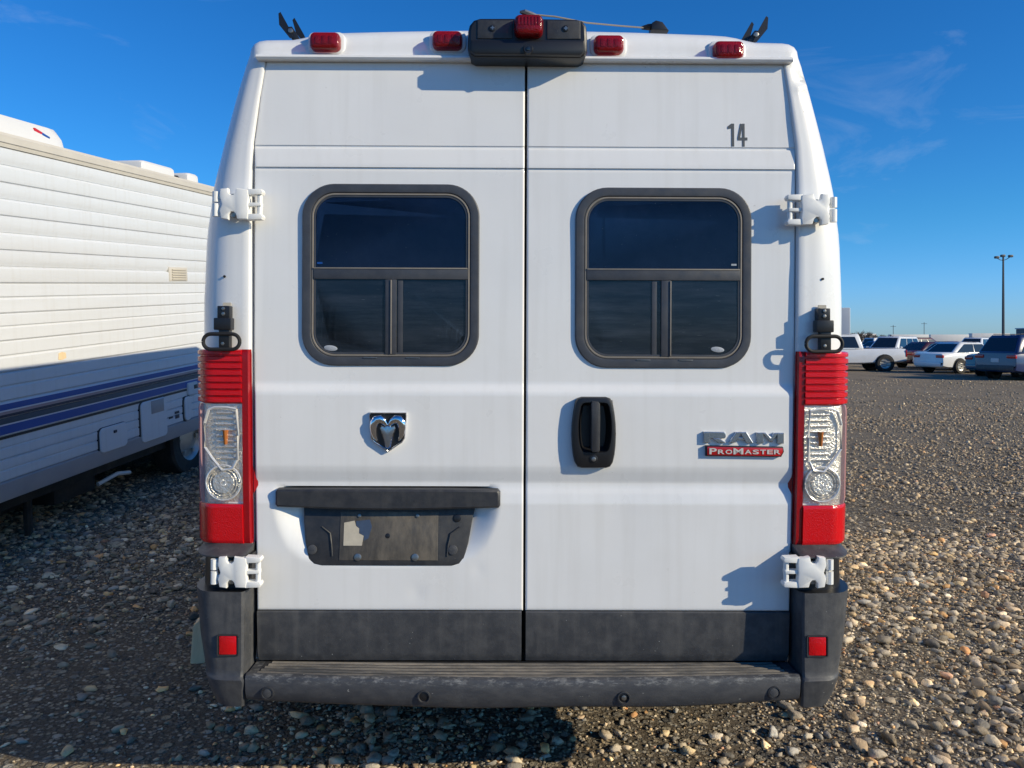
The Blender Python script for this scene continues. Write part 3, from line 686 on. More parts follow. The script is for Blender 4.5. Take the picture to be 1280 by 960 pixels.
bm = bmesh.new(); plate(bm, PX([(880, 555.6), (976.5, 557), (977.5, 563), (974, 569.6), (880, 568.6)], Yl), .1185, Yl + .001, .0012); rim_b = finish(bm, 'badge_rim', M['black'], door_r)
bm = bmesh.new(); plate(bm, PX([(881.6, 557), (975.5, 558.4), (976, 563), (973, 568.4), (881.6, 567.4)], Yl), .1170, .1190, .0006); finish(bm, 'badge_plate', M['red_plate'], rim_b)
bx = PX([(883.5, 566.0), (973.5, 559.2)], Yl); wtot = bx[1][0] - bx[0][0]; hh = bx[1][1] - bx[0][1]
cx0 = bx[0][0]
for ch, wd, big in (('P', 1.0, 1), ('R', .9, 0), ('O', .9, 0), ('M', 1.35, 1), ('A', .95, 0), ('S', .85, 0), ('T', .85, 0), ('E', .8, 0), ('R', .9, 0)):
    ww = wtot * wd / 8.5
    lettering('badge_letter', ch, cx0 + ww * .06, bx[0][1] - (0.0006 if big else 0), ww * .86, hh * (1.12 if big else .82), .1172, .0016, M['lamp_silver'], rim_b, 0.002)
    cx0 += ww

# shield emblem with a horned head
em = bpy.data.objects.new('shield_emblem', None); COL.objects.link(em); em.parent = van
Ye = 0.131
sh = [(461, 515.5), (507, 515.5), (507.5, 520), (505.5, 548), (502, 553.5), (484.5, 565.5), (467, 554), (462.5, 548), (460.5, 520)]
o1 = PX(sh, Ye); o2 = inset(o1, .006)
bm = bmesh.new(); loft(bm, [[(x, y, z) for x, z in q] for q, y in ((o1, Ye + .002), (o1, .121), (inset(o1, .0015), .1180), (inset(o1, .0035), .1180), (o2, .1215), (o2, .127))]); finish(bm, 'shield_rim', M['chrome'], em)
bm = bmesh.new(); plate(bm, inset(o1, .005), .1255, Ye + .001, 0); finish(bm, 'shield_field', M['black'], em, smooth=None)
def P3(px, py, y): return Vector((X(px, Ye), y, Z(py, Ye)))
for sd in (-1, 1):
    path = [(484 + sd * 1.5, 532), (484 + sd * 5, 527), (484 + sd * 9.5, 524), (484 + sd * 14, 524.5), (484 + sd * 17, 529), (484 + sd * 18, 535), (484 + sd * 17.5, 541), (484 + sd * 16, 546.5), (484 + sd * 13.5, 551)]
    rad = [.006, .011, .0145, .0155, .0145, .0125, .0105, .0075, .0030]
    fl = [P3(a, b, .123 - .004 * math.sin(k / 8 * math.pi)) for k, (a, b) in enumerate(path)]
    bm = bmesh.new()
    # cross-section squashed towards the shield
    rings = []
    for k, p in enumerate(fl):
        t = (fl[min(k + 1, 8)] - fl[max(k - 1, 0)]); t.y = 0; t.normalize(); a = Vector((t.z, 0, -t.x))
        rings.append([p + a * rad[k] * math.cos(q) + Vector((0, -1, 0)) * rad[k] * .75 * math.sin(q) for q in np.linspace(0, 6.283, 12, endpoint=False)])
    loft(bm, rings, True, True, True); finish(bm, 'horn', M['chrome'], em, smooth=60)
hd = [(473, 535.5), (475.5, 531), (480, 533), (484, 531), (488, 533), (492.5, 531), (495, 535.5), (492, 543), (489, 553), (488, 559), (484, 562), (480, 559), (479, 553), (476, 543)]
q = PX(hd, Ye); bm = bmesh.new()
rings = [[(x, .127, z) for x, z in q], [(x, .121, z) for x, z in inset(q, .001)], [(x, .1165, z) for x, z in inset(q, .0045)]]
vr = loft(bm, rings, True); c = bm.verts.new((X(484, Ye), .1135, Z(543, Ye)))
for i in range(len(q)): bm.faces.new((vr[-1][i], vr[-1][(i + 1) % len(q)], c))
finish(bm, 'animal_head', M['dull_chrome'], em, smooth=25)

# ---- door handle
hdl = bpy.data.objects.new('door_handle', None); COL.objects.link(hdl); hdl.parent = van
Yh = 0.131
def barrel(cx, cy, w, h, k=1.0, n=9):
    """rounded barrel outline, sides bowed"""
    out = []
    for (ax, ay, bx_, by_, cx_, cy_) in ():
        pass
    pts = []
    hw, hh = w / 2, h / 2
    prof = [(0.0, -1.0), (.55, -1.0), (.74, -.96), (.84, -.86), (.93, -.55), (.985, -.25), (1.0, 0.05), (.985, .35), (.94, .62), (.86, .84), (.74, .96), (.55, 1.0)]
    for a, b in prof: pts.append((cx + hw * a, cy + hh * b))
    for a, b in prof[::-1][:-1] if False else [(p[0], p[1]) for p in prof[::-1]]:
        if a == 0: continue
        pts.append((cx - hw * a, cy + hh * b))
    pts.insert(len(prof), (cx, cy + hh))
    return pts
ob = PX(barrel(740, 539.5, 55, 88), Yh)
ib = PX(barrel(741, 533, 42, 62), Yh)
ib2 = inset(ib, .002)
bm = bmesh.new(); loft(bm, [[(x, y, z) for x, z in q_] for q_, y in ((ob, Yh + .002), (ob, .112), (inset(ob, .003), .1065), (inset(ob, .009), .104), (ib, .104), (ib2, .107), (inset(ib, .004), .126), (inset(ib, .014), .150))]); finish(bm, 'handle_bezel', M['black'], hdl)
bm = bmesh.new(); plate(bm, inset(ib, .012), .151, .154, 0); finish(bm, 'handle_recess', M['black'], hdl)
bm = bmesh.new()
pp = PX([(737, 500.5), (744, 500.5), (746.5, 503), (747, 520), (746.5, 560), (745.5, 563), (737.5, 563), (736, 560), (736, 520), (735.8, 503)], Yh)
plate(bm, pp, .090, .112, .003); finish(bm, 'paddle', M['plastic_dark'], hdl)
bm = bmesh.new(); plate(bm, circle(X(739.5, Yh), Z(572, Yh), .0135, 18), .1015, .108, .0015); lk = finish(bm, 'lock_cylinder', M['black'], hdl)
bm = bmesh.new(); plate(bm, circle(X(739.5, Yh), Z(572, Yh), .0075, 14), .1000, .103, .001); finish(bm, 'lock_face', M['steel'], lk)

# ---- number plate bar and plate mount
pm_ = bpy.data.objects.new('plate_holder', None); COL.objects.link(pm_); pm_.parent = van
Yp = 0.128
bar_t = [(343, 613.5), (410, 613), (482, 613), (555, 613), (621, 613.5), (624, 617), (624, 634), (622, 637)]
bar_b = [(590, 638), (560, 639), (520, 640), (482, 640.5), (440, 640), (400, 639), (372, 637.5), (343, 636.5), (340.5, 633), (340.5, 617)]
bm = bmesh.new(); q = PX(bar_t + bar_b, .10)
loft(bm, [[(x, y, z) for x, z in r_] for r_, y in ((q, .165), (q, .128), (inset(q, .002), .120), (inset(q, .008), .116))], True, False, True); finish(bm, 'plate_light_bar', M['plastic_dark'], pm_)
mo = [(376, 636), (592, 636), (589, 650), (584, 680), (579, 698), (573, 705), (564, 707.5), (402, 707.5), (392, 705.5), (385, 700), (380, 680), (377, 655)]
bm = bmesh.new(); plate(bm, PX(mo, Yp), .1265, .168, .004); mount = finish(bm, 'plate_mount', M['plastic_dark'], pm_)
bm = bmesh.new(); plate(bm, PX([(423, 641), (546, 641), (546, 701), (423, 701)], Yp), .1245, .128, .0015); finish(bm, 'plate_panel', M['plate_dust'], pm_)
for sd, (a, b, c_) in ((-1, (400, 411, 413)), (1, (573, 562, 559))):
    bm = bmesh.new(); tube(bm, [(X(a, Yp), .1262, Z(660, Yp)), (X(b, Yp), .1245, Z(668, Yp)), (X(c_, Yp), .1245, Z(682, Yp)), (X(c_ - 1 * sd, Yp), .126, Z(696, Yp))], .003, 6); finish(bm, 'mount_rib', M['plastic_dark'], pm_)
bm = bmesh.new(); plate(bm, PX([(428, 655), (441, 652.5), (443, 659), (447, 662), (447, 668), (453, 671), (451, 683), (428, 683)], Yp), .1238, .1246, 0); finish(bm, 'sticker_remnant', M['beige_sticker'], pm_, smooth=None)
bm = bmesh.new(); plate(bm, PX([(443, 653), (460, 651), (463, 660), (459, 674), (453.2, 677), (453.4, 671), (447.4, 667.6), (447.4, 661.6), (443.4, 658.6)], Yp), .1238, .1246, 0); finish(bm, 'sticker_remnant', M['blue_sticker'], pm_, smooth=None)
for px, py, r_, mt in ((447, 646.5, 2.4, 'steel'), (520, 646.5, 2.4, 'steel'), (446.5, 697, 4.6, 'steel'), (518, 697, 4.6, 'steel'), (389, 688, 6, 'plastic'), (565, 688, 6, 'plastic'), (570, 649, 5, 'black'), (483, 671, 3.2, 'black')):
    bm = bmesh.new(); plate(bm, circle(X(px, Yp), Z(py, Yp), L(r_, Yp), 14), .1215 if mt != 'black' else .1236, .128, .0012)
    if mt != 'black': box(bm, (X(px, Yp), .1210, Z(py, Yp)), (L(r_ * 1.1, Yp), .0012, L(r_ * .25, Yp)))
    finish(bm, 'screw', M[mt], pm_)

piv = Vector((0, .1265, Z(707.5, Yp))); tl_ = Matrix.Rotation(R(-8.5), 3, 'X')
for o_ in pm_.children:                                   # the mount leans back into the pressed recess
    if not o_.name.startswith('plate_light_bar'): o_.rotation_euler = (R(-8.5), 0, 0); o_.location = piv - tl_ @ piv
# ---- hinges
def hinge(px, py, Y, sd, top):
    """px, py: centre of the main leaf; sd -1 left of the door, +1 right"""
    h = bpy.data.objects.new('door_hinge', None); COL.objects.link(h); h.parent = van
    def q(pts): return PX([(px - sd * a, py + b) for a, b in pts], Y)        # a: towards the door
    def ordered(p): return p if sd < 0 else p[::-1]
    leaf = [(-16, -19), (-7, -20), (-6, -14), (-3.5, -11.5), (0, -11.5), (2.5, -14), (3.5, -20), (18, -18), (19, -10), (18, 0), (19, 10), (18, 19), (5, 18.5), (3, 12), (0.5, 9.5), (-3, 9.5), (-5.5, 13), (-6, 19.5), (-15, 18), (-17, 8), (-14, 0), (-17, -9)]
    if top < 0: pass
    bm = bmesh.new(); plate(bm, ordered(q(leaf)), Y, Y + .020, .0035); finish(bm, 'hinge_leaf', M['white2'], h)
    for b in (-15.5, 15.5):
        bm = bmesh.new(); plate(bm, ordered(q([(17, b - 4), (35, b - 3.2), (36.5, b), (35, b + 3.2), (17, b + 4)])), Y + .003, Y + .034, .0025); finish(bm, 'hinge_arm', M['white2'], h)
    bm = bmesh.new(); plate(bm, ordered(q([(17, -2.4), (34, -2), (34, 2), (17, 2.4)])), Y + .006, Y + .03, .002); finish(bm, 'hinge_bar', M['white2'], h)
    a_, b_ = q([(31.5, -14), (31.5, 14)]); bm = bmesh.new(); tube(bm, [(a_[0], Y + .018, a_[1]), (b_[0], Y + .018, b_[1])], .0085, 10); finish(bm, 'hinge_pin', M['white2'], h)
    for b0, b1 in ((-16, -3), (-1, 15)):
        a_, b_ = q([(-23, b0), (-23, b1)]); bm = bmesh.new(); tube(bm, [(a_[0], Y + .014, a_[1]), (b_[0], Y + .014, b_[1])], .0115, 12); finish(bm, 'hinge_knuckle', M['white2'], h)
        c_ = q([(-18, (b0 + b1) / 2)])[0]; bm = bmesh.new(); box(bm, (c_[0], Y + .018, c_[1]), (L(8, Y), .014, L(6, Y)), .002); finish(bm, 'hinge_lug', M['white2'], h)
    for b in (-10, 12):
        c_ = q([(-1.5, b)])[0]; bm = bmesh.new(); cyl_y(bm, c_[0], c_[1], Y + .012, Y + .04, .010, 6); finish(bm, 'hinge_bolt', M['steel'], h)
    c_ = q([(0, 0)])[0]; bm = bmesh.new(); box(bm, (c_[0], Y + .036, c_[1]), (L(26, Y), .034, L(26, Y)), .004); finish(bm, 'hinge_base', M['white2'], h)
    return h
hinge(289, 256.5, .088, -1, 1); hinge(1019, 260, .088, 1, 1)
hinge(288.5, 717, .040, -1, -1); hinge(1016, 715.5, .040, 1, -1)

# ---- tail lights, following the corner of the body
def z_index(py, Y=.13):
    z = Z(py, Y); zs = [p[1] for p in halfO[:44]]
    return z
def corner_pt(sd, z, t, off):
    a, b = xi_of(z), xo_of(z); yf = yf_of(z); r = 0.36
    def at(t):
        if t < 1 - r: return a + (b - a) * t, yf + 0.012 * t
        ph = (t - (1 - r)) / r * math.pi / 2
        return a + (b - a) * ((1 - r) + r * math.sin(ph)), yf + 0.012 * t + 0.135 * (1 - math.cos(ph))
    x0, y0 = at(t); x1, y1 = at(max(0, t - .01)); x2, y2 = at(min(1, t + .01))
    tx, ty = x2 - x1, y2 - y1; ln = math.hypot(tx, ty); nx, ny = ty / ln, -tx / ln
    return (sd * (x0 + nx * off), y0 + ny * off, z)
def lens_patch(sd, py0, py1, t0, t1, off, m, name, parent, ribs=0, nz=0, nt=14, edge=.006, thick=True):
    bm = bmesh.new(); z0, z1 = Z(py1, .13), Z(py0, .13); nz = nz or (ribs * 8 if ribs else 16)
    rows = []
    for j in range(nz + 1):
        v = j / nz; z = z0 + (z1 - z0) * v; row = []
        for i in range(nt + 1):
            u = i / nt; t = t0 + (t1 - t0) * u; o = off
            if ribs: o -= .008 * (1 if (v * ribs) % 1 < .22 else 0)
            d = min(v * (z1 - z0), (1 - v) * (z1 - z0)); o -= max(0, edge - d) * .6
            row.append(corner_pt(sd, z, t, o))
        rows.append([corner_pt(sd, z, t0, .002)] + row + [corner_pt(sd, z, t1, .002)])
    rows = [[(p[0], p[1], p[2]) for p in [corner_pt(sd, z0, t0 + (t1 - t0) * min(1, max(0, (i - 1) / nt)), .002) for i in range(nt + 3)]]] + rows + \
           [[corner_pt(sd, z1, t0 + (t1 - t0) * min(1, max(0, (i - 1) / nt)), .002) for i in range(nt + 3)]]
    loft(bm, rows, False); return finish(bm, name, m, parent, smooth=35)
for sd in (-1, 1):
    tl = bpy.data.objects.new('tail_light', None); COL.objects.link(tl); tl.parent = van
    OF = .015
    lens_patch(sd, 438, 505.5, .12, .82, OF, M['red_lens'], 'brake_lens', tl, ribs=8, nz=64)
    lens_patch(sd, 630.5, 679, .12, .82, OF, M['red_lens'], 'tail_lens', tl, nz=20)
    lens_patch(sd, 438, 679, -.02, .118, OF - .006, M['dark_red_lens'], 'inner_lens', tl, nz=40, nt=4)
    lens_patch(sd, 506, 630, .125, .76, OF + .001, M['clear_lens'], 'clear_lens', tl, nz=30)
    lens_patch(sd, 506, 630, .765, .82, OF - .001, M['pink_edge'], 'edge_lens', tl, nz=20, nt=4)
    lens_patch(sd, 506, 630, .125, .76, .003, M['reflector'], 'reflector', tl, nz=12)
    # indicator chamber: chrome-rimmed box with ribs and an amber bulb
    def cp(t, py, off): return corner_pt(sd, Z(py, .13), t, off)
    bm = bmesh.new()
    loop = [(.20, 512), (.36, 510), (.58, 510), (.66, 513), (.70, 530), (.70, 560), (.62, 574), (.46, 588), (.28, 586), (.20, 575), (.18, 545)]
    tube(bm, [cp(t, p, .014) for t, p in loop + loop[:1]], .0045, 6, False); finish(bm, 'chamber_rim', M['lamp_silver'], tl)
    for k in range(9):
        bm = bmesh.new(); p = 517 + k * 7; tube(bm, [cp(.22 + .34 * u, p, .0085) for u in np.linspace(0, 1, 6)], .0042, 6); finish(bm, 'reflector_rib', M['reflector'], tl)
    bm = bmesh.new(); tube(bm, [cp(.40, 538, .012), cp(.40, 556, .012)], [.010, .006], 8); finish(bm, 'amber_bulb', M['amber'], tl)
    # round reversing lamp
    tc_, pc_ = .44, 603.5
    c0 = Vector(cp(tc_, pc_, .006)); ex = (Vector(cp(tc_ + .04, pc_, .006)) - c0).normalized(); ex = (ex + Vector((sd * 1.5, 0, 0))).normalized(); ez = Vector((0, 0, 1)); en = ex.cross(ez)
    if en.y > 0: en = -en
    for nm, r0, r1, hgt, mt in (('lamp_bowl', .057, .034, .010, 'reflector'), ('lamp_lens', .032, .003, .012, 'lamp_silver')):
        bm = bmesh.new(); rg = []
        nn = 28; steps = 5
        for j in range(steps + 1):
            rr = r0 + (r1 - r0) * j / steps; hq = hgt * (.3 + .7 * (j % 2)) if nm == 'lamp_bowl' else hgt * (.6 + .4 * math.cos(rr / r0 * 1.5)) * (1 - .25 * (j % 2))
            rg.append([c0 + ex * rr * math.cos(2 * math.pi * k / nn) + ez * rr * math.sin(2 * math.pi * k / nn) + en * (hq + .002 * (k % 2)) for k in range(nn)])
        loft(bm, rg, True, False, True); finish(bm, nm, M[mt], tl, smooth=15)
    bm = bmesh.new(); tube(bm, [c0 + ex * .057 * math.cos(a) + ez * .057 * math.sin(a) + en * .008 for a in np.linspace(0, 6.283, 25)], .003, 6, False); finish(bm, 'lamp_ring', M['lamp_silver'], tl)
    # little tab on the inner edge
    bm = bmesh.new(); a, b, c_ = corner_pt(sd, Z(585, .13), -.03, .010), corner_pt(sd, Z(607, .13), -.10, .020), corner_pt(sd, Z(618, .13), -.03, .010)
    loft(bm, [[a, b, c_], [(p[0] + sd * .012, p[1] + .03, p[2]) for p in (a, b, c_)]], True, True, True); finish(bm, 'lens_tab', M['dark_red_lens'], tl)

# ---- rear bumper with tread and sensors
bmp = bpy.data.objects.new('rear_bumper', None); COL.objects.link(bmp); bmp.parent = van
ZT, ZU = Z(850, 0) , Z(889.5, 0)
def bow(x): return .030 * (abs(x) / .86) ** 2.2
def zdrop(x): return .012 * (abs(x) / .86) ** 3
xe0, xe1 = X(306, .03), X(1001, .03)
bm = bmesh.new(); rings = []
for x in np.linspace(xe0, xe1, 60):
    b = bow(x); sag = .004 * mnoise.noise(Vector((x * 3, 0, 0)))
    rings.append([(x, .150, ZT - .004), (x, .040 + b, ZT - .004), (x, .014 + b, ZT), (x, .005 + b, ZT - .004), (x, .0005 + b, ZT - .014), (x, .003 + b, ZT - .05), (x, .010 + b, ZU + .012 + zdrop(x) + sag), (x, .022 + b, ZU + .002 + zdrop(x) + sag), (x, .045 + b, ZU + zdrop(x) + sag), (x, .150, ZU + .01)])
loft(bm, rings, True, True, True); finish(bm, 'bumper_beam', M['bumper'], bmp, smooth=40)
for k in range(5):
    bm = bmesh.new(); yy = .024 + k * .0225; xa, xb = xe0 + .03 + .006 * k, xe1 - .03 - .006 * k
    rings = []
    for x in np.linspace(xa, xb, 34):
        b = bow(x) * (1 - k / 9); rings.append([(x, yy + b, ZT - .005), (x, yy + b + .0006, ZT - .0012), (x, yy + b + .0108, ZT - .0008), (x, yy + b + .0122, ZT - .005)])
    loft(bm, rings, True, True, True); finish(bm, 'tread_rib', M['tread'], bmp, smooth=30)
bm = bmesh.new(); rings = [[(x, .036 + bow(x), ZT - .0035), (x, .148, ZT - .0035)] for x in np.linspace(xe0 + .03, xe1 - .03, 40)]
loft(bm, rings, False); finish(bm, 'tread_base', M['plastic_dark'], bmp)
for px, py, hole in ((332, 871, 0), (529.5, 871, 1), (779, 872, 2), (970, 869, 0)):
    x = X(px, .01); b = bow(x); z = Z(py, .005)
    bm = bmesh.new(); loft(bm, [[(x + r_ * math.cos(a), y, z + r_ * math.sin(a)) for a in np.linspace(0, 6.283, 20, endpoint=False)] for r_, y in ((.021, .006 + b), (.020, -.0015 + b), (.0165, -.002 + b), (.0145, .0035 + b))])
    s_ = finish(bm, 'parking_sensor', M['plastic_dark'], bmp)
    bm = bmesh.new(); plate(bm, circle(x, z, .0145, 18), (.000 if hole == 0 else .0022) + b, .006 + b, .001); finish(bm, 'sensor_face', M['plastic'] if hole == 0 else M['black'], s_)
    if hole == 2: bm = bmesh.new(); plate(bm, circle(x, z, .008, 12), -.001 + b, .004 + b, .001); finish(bm, 'sensor_face', M['steel'], s_)
# corner pieces
def corner(sd):
    c = bpy.data.objects.new('bumper_corner', None); COL.objects.link(c); c.parent = van
    OUT = [(680, 263), (697, 259), (740, 258.5), (760, 260), (800, 264), (835, 269.5), (848, 272), (853, 272.5), (870, 275.5), (884, 281)]
    INN = [(680, 317), (697, 305), (740, 304), (830, 304), (850, 303), (853, 305), (884, 305)]
    YF = [(680, .118), (690, .075), (696, .050), (745, .045), (800, .040), (846, .036), (851, .026), (858, .030), (884, .050)]
    def row(py):
        Y = interp(YF, py); xo = L(sym(interp(OUT, py)), .22); xi = L(sym(interp(INN, py)), Y); z = Z(py, Y)
        pts = []
        rr = .085
        door_x = L(sym(319), .13)
        pts.append((sd * (door_x + .002 if py < 830 else xi), .165, z)); pts.append((sd * (min(xi, door_x + .006) if py < 830 else xi), .118 if py < 830 else Y + .06, z)); pts.append((sd * xi, Y + .008, z)); pts.append((sd * (xi + .006), Y + .001, z)); pts.append((sd * (xi + .02), Y, z))
        for k in range(9):
            a = math.pi / 2 * k / 8; pts.append((sd * (xo - rr + rr * math.sin(a)), Y + .004 + .14 * (1 - math.cos(a)), z))
        pts.append((sd * (xo - .004), Y + .30, z)); return pts
    def seg(name, pys, m, smooth=35):
        bm = bmesh.new(); loft(bm, [row(p) for p in pys], False)
        return finish(bm, name, m, c, smooth=smooth)
    seg('corner_cap', [680, 683, 688, 692, 696, 697.5], M['plastic'])
    # recess behind the hinge
    bm = bmesh.new(); rw = []
    for p in (697.5, 741):
        rw.append([(x - sd * .012, y + .035, z) for x, y, z in row(p)])
    rw = [row(697.5)] + rw + [row(741)]; loft(bm, rw, False); finish(bm, 'hinge_recess', M['black'], c)
    seg('corner_body', [741, 742, 745, 760, 780, 800, 820, 838, 845, 848, 850, 851.5, 854, 858, 866, 874, 880, 884], M['plastic'])
    # reflector in its pocket
    Yr = .040; px0 = 285 if sd < 0 else 1021.5; y = interp(YF, 807)
    cx, cz = X(px0, Yr), Z(807, Yr)
    ol = rrect(cx, cz, L(27, Yr), L(27, Yr), .006, 4)
    bm = bmesh.new(); loft(bm, [[(x, yy, z) for x, z in q_] for q_, yy in ((ol, y + .012), (ol, y - .004), (inset(ol, .003), y - .004), (inset(ol, .004), y + .004))]); finish(bm, 'reflector_pocket', M['plastic_dark'], c)
    bm = bmesh.new(); plate(bm, rrect(cx, cz, L(21.5, Yr), L(23, Yr), .003, 3), y - .002 , y + .010, .001); finish(bm, 'red_reflector', M['red_lens'], c)
corner(-1); corner(1)

# ---- roof edge lamps, camera housing, wiring
def marker(px, py, sd):
    Y0 = .165; x, z = X(px, Y0 - .02), Z(py, Y0 - .02)
    m_ = bpy.data.objects.new('clearance_light', None); COL.objects.link(m_); m_.parent = van
    bm = bmesh.new(); plate(bm, rrect(x, z + .003, L(46, Y0), L(27, Y0), .022, 6), Y0 - .012, Y0 + .05, .006); finish(bm, 'lamp_base', M['white'], m_)
    bm = bmesh.new(); o = rrect(x, z, L(37, Y0), L(22, Y0), .018, 6)
    loft(bm, [[(a, y, b) for a, b in q_] for q_, y in ((o, Y0 - .012), (o, Y0 - .030), (inset(o, .004), Y0 - .040), (inset(o, .011), Y0 - .044))], True, False, True); le = finish(bm, 'lamp_lens', M['marker_lens'], m_)
    for k in (-1, 0, 1):
        bm = bmesh.new(); box(bm, (x + k * .022, Y0 - .0445, z), (.014, .002, .026), .0008); finish(bm, 'lens_prism', M['marker_lens'], le)
    bm = bmesh.new(); plate(bm, rrect(x, z, L(30, Y0), L(15, Y0), .01, 4), Y0 - .020, Y0 - .012, .001); finish(bm, 'lamp_interior', M['dark_red_lens'], m_)
marker(404, 54.5, -1); marker(556, 52, -1); marker(757.5, 56, 1); marker(907, 62.5, 1)

hs = bpy.data.objects.new('camera_housing', None); COL.objects.link(hs); hs.parent = van
def hx(px): return X(px, .08)
def hz_(py): return Z(py, .08)
out = [(581, 60), (581, 38), (583, 30), (588, 24), (596, 21.5), (654, 21), (717, 22), (725, 24), (730, 31), (731, 45), (731, 62), (728, 69), (722, 72), (590, 71.5), (584, 68)]
q = [(hx(a), hz_(b)) for a, b in out]
bm = bmesh.new(); loft(bm, [[(x, y, z) for x, z in r_] for r_, y in ((q, .20), (q, .098), (inset(q, .003), .088), (inset(q, .010), .083))], True, False, True); finish(bm, 'housing_shell', M['black'], hs)
lo = [(585, 51), (727, 51), (728, 64), (722, 70), (590, 69.5), (584, 65)]
bm = bmesh.new(); q = [(hx(a), hz_(b)) for a, b in lo]; plate(bm, q, .070, .09, .006); finish(bm, 'housing_shelf', M['black'], hs)
for a, b in ((593, 637), (680, 722)):
    bm = bmesh.new(); plate(bm, [(hx(p), hz_(r_)) for p, r_ in ((a, 25), (b, 25), (b, 48.5), (a, 48.5))], .0795, .09, .003); finish(bm, 'housing_cover', M['plastic_dark'], hs)
for px in (612, 703.5):
    bm = bmesh.new(); plate(bm, circle(hx(px), hz_(35.5), .0105, 16), .0765, .082, .001); s_ = finish(bm, 'housing_screw', M['black'], hs)
    bm = bmesh.new(); box(bm, (hx(px), .0762, hz_(35.5)), (.012, .0014, .004)); box(bm, (hx(px), .0759, hz_(35.5)), (.004, .0014, .012)); finish(bm, 'screw_slot', M['steel'], s_)
o = rrect(hx(657), hz_(35), L(36, .08), L(26, .08), .02, 6)
bm = bmesh.new(); loft(bm, [[(a, y, b) for a, b in q_] for q_, y in ((o, .09), (o, .058), (inset(o, .005), .046), (inset(o, .013), .042))], True, False, True); le = finish(bm, 'centre_lamp', M['marker_lens'], hs)
for k in range(-3, 4):
    bm = bmesh.new(); box(bm, (hx(657) + k * .0105, .0415, hz_(32)), (.006, .003, .026), .001); finish(bm, 'lens_prism', M['marker_lens'], le)
bm = bmesh.new(); plate(bm, rrect(hx(657), hz_(35), L(30, .08), L(20, .08), .014, 4), .066, .085, .001); finish(bm, 'lamp_interior', M['dark_red_lens'], hs)
bm = bmesh.new(); cyl_y(bm, hx(656.5), hz_(63), .064, .075, .018, 20, .014); ce = finish(bm, 'camera_eye', M['black'], hs)
bm = bmesh.new(); plate(bm, circle(hx(656.5), hz_(63), .007, 14), .062, .066, .001); finish(bm, 'camera_lens', M['car_glass'], ce)
# cable lying along the roof
cb = bpy.data.objects.new('antenna_cable', None); COL.objects.link(cb); cb.parent = van
bm = bmesh.new(); tube(bm, [(X(646, .1), .10, Z(15, .1)), (X(652, .1), .10, Z(15.5, .1)), (X(661, .1), .105, Z(18, .1)), (X(668, .1), .11, Z(18.5, .1))], [.004, .010, .010, .005], 8); finish(bm, 'cable_connector', M['steel'], cb)
bm = bmesh.new(); tube(bm, [(X(666, .11), .11, Z(18.5, .11)), (X(690, .13), .13, Z(20.5, .13)), (X(730, .2), .20, Z(28, .2)), (X(770, .28), .28, Z(31.5, .28)), (X(804, .33), .33, Z(34, .33))], .0028, 6); finish(bm, 'cable_wire', M['cable'], cb)
bm = bmesh.new(); tube(bm, [(X(799, .33), .33, Z(34, .33)), (X(808, .33), .33, Z(33, .33)), (X(812, .33), .33, Z(32, .33))], [.006, .012, .010], 8)
bo = PX([(810, 39), (811, 30), (816, 27), (824, 29), (832, 39.5)], .33); plate(bm, bo, .31, .37, .003); finish(bm, 'cable_plug', M['black'], cb)
# forked brackets on the roof edge
for sd in (-1, 1):
    fb = bpy.data.objects.new('roof_bracket', None); COL.objects.link(fb); fb.parent = van
    Yf = .42
    def q(pts): return [(sd * L(a, Yf), Z(b + 1.5, Yf)) for a, b in pts] if sd > 0 else [(-L(a, Yf), Z(b, Yf)) for a, b in pts]
    # prongs of folded plate, distances in photo pixels from the van's centre line
    for nm, pts, ya, yb in (('bracket_prong', [(300.5, 21), (303, 23), (302, 37), (289, 53), (284, 53), (290, 40)], Yf - .03, Yf - .024),
                            ('bracket_prong', [(288, 21), (290.5, 24), (286, 40), (274, 55), (272, 52), (276, 42)], Yf + .02, Yf + .026)):
        bm = bmesh.new(); plate(bm, q(pts), ya, yb, 0); finish(bm, nm, M['black'], fb)
    bm = bmesh.new(); plate(bm, q([(296, 39), (287, 38), (278, 52), (285, 57)]), Yf - .025, Yf + .03, .002); finish(bm, 'bracket_base', M['black'], fb)
    c_ = q([(288, 44)])[0]; bm = bmesh.new(); plate(bm, circle(c_[0], c_[1], .009, 12), Yf - .033, Yf - .02, .001); finish(bm, 'bracket_bolt', M['steel'], fb)
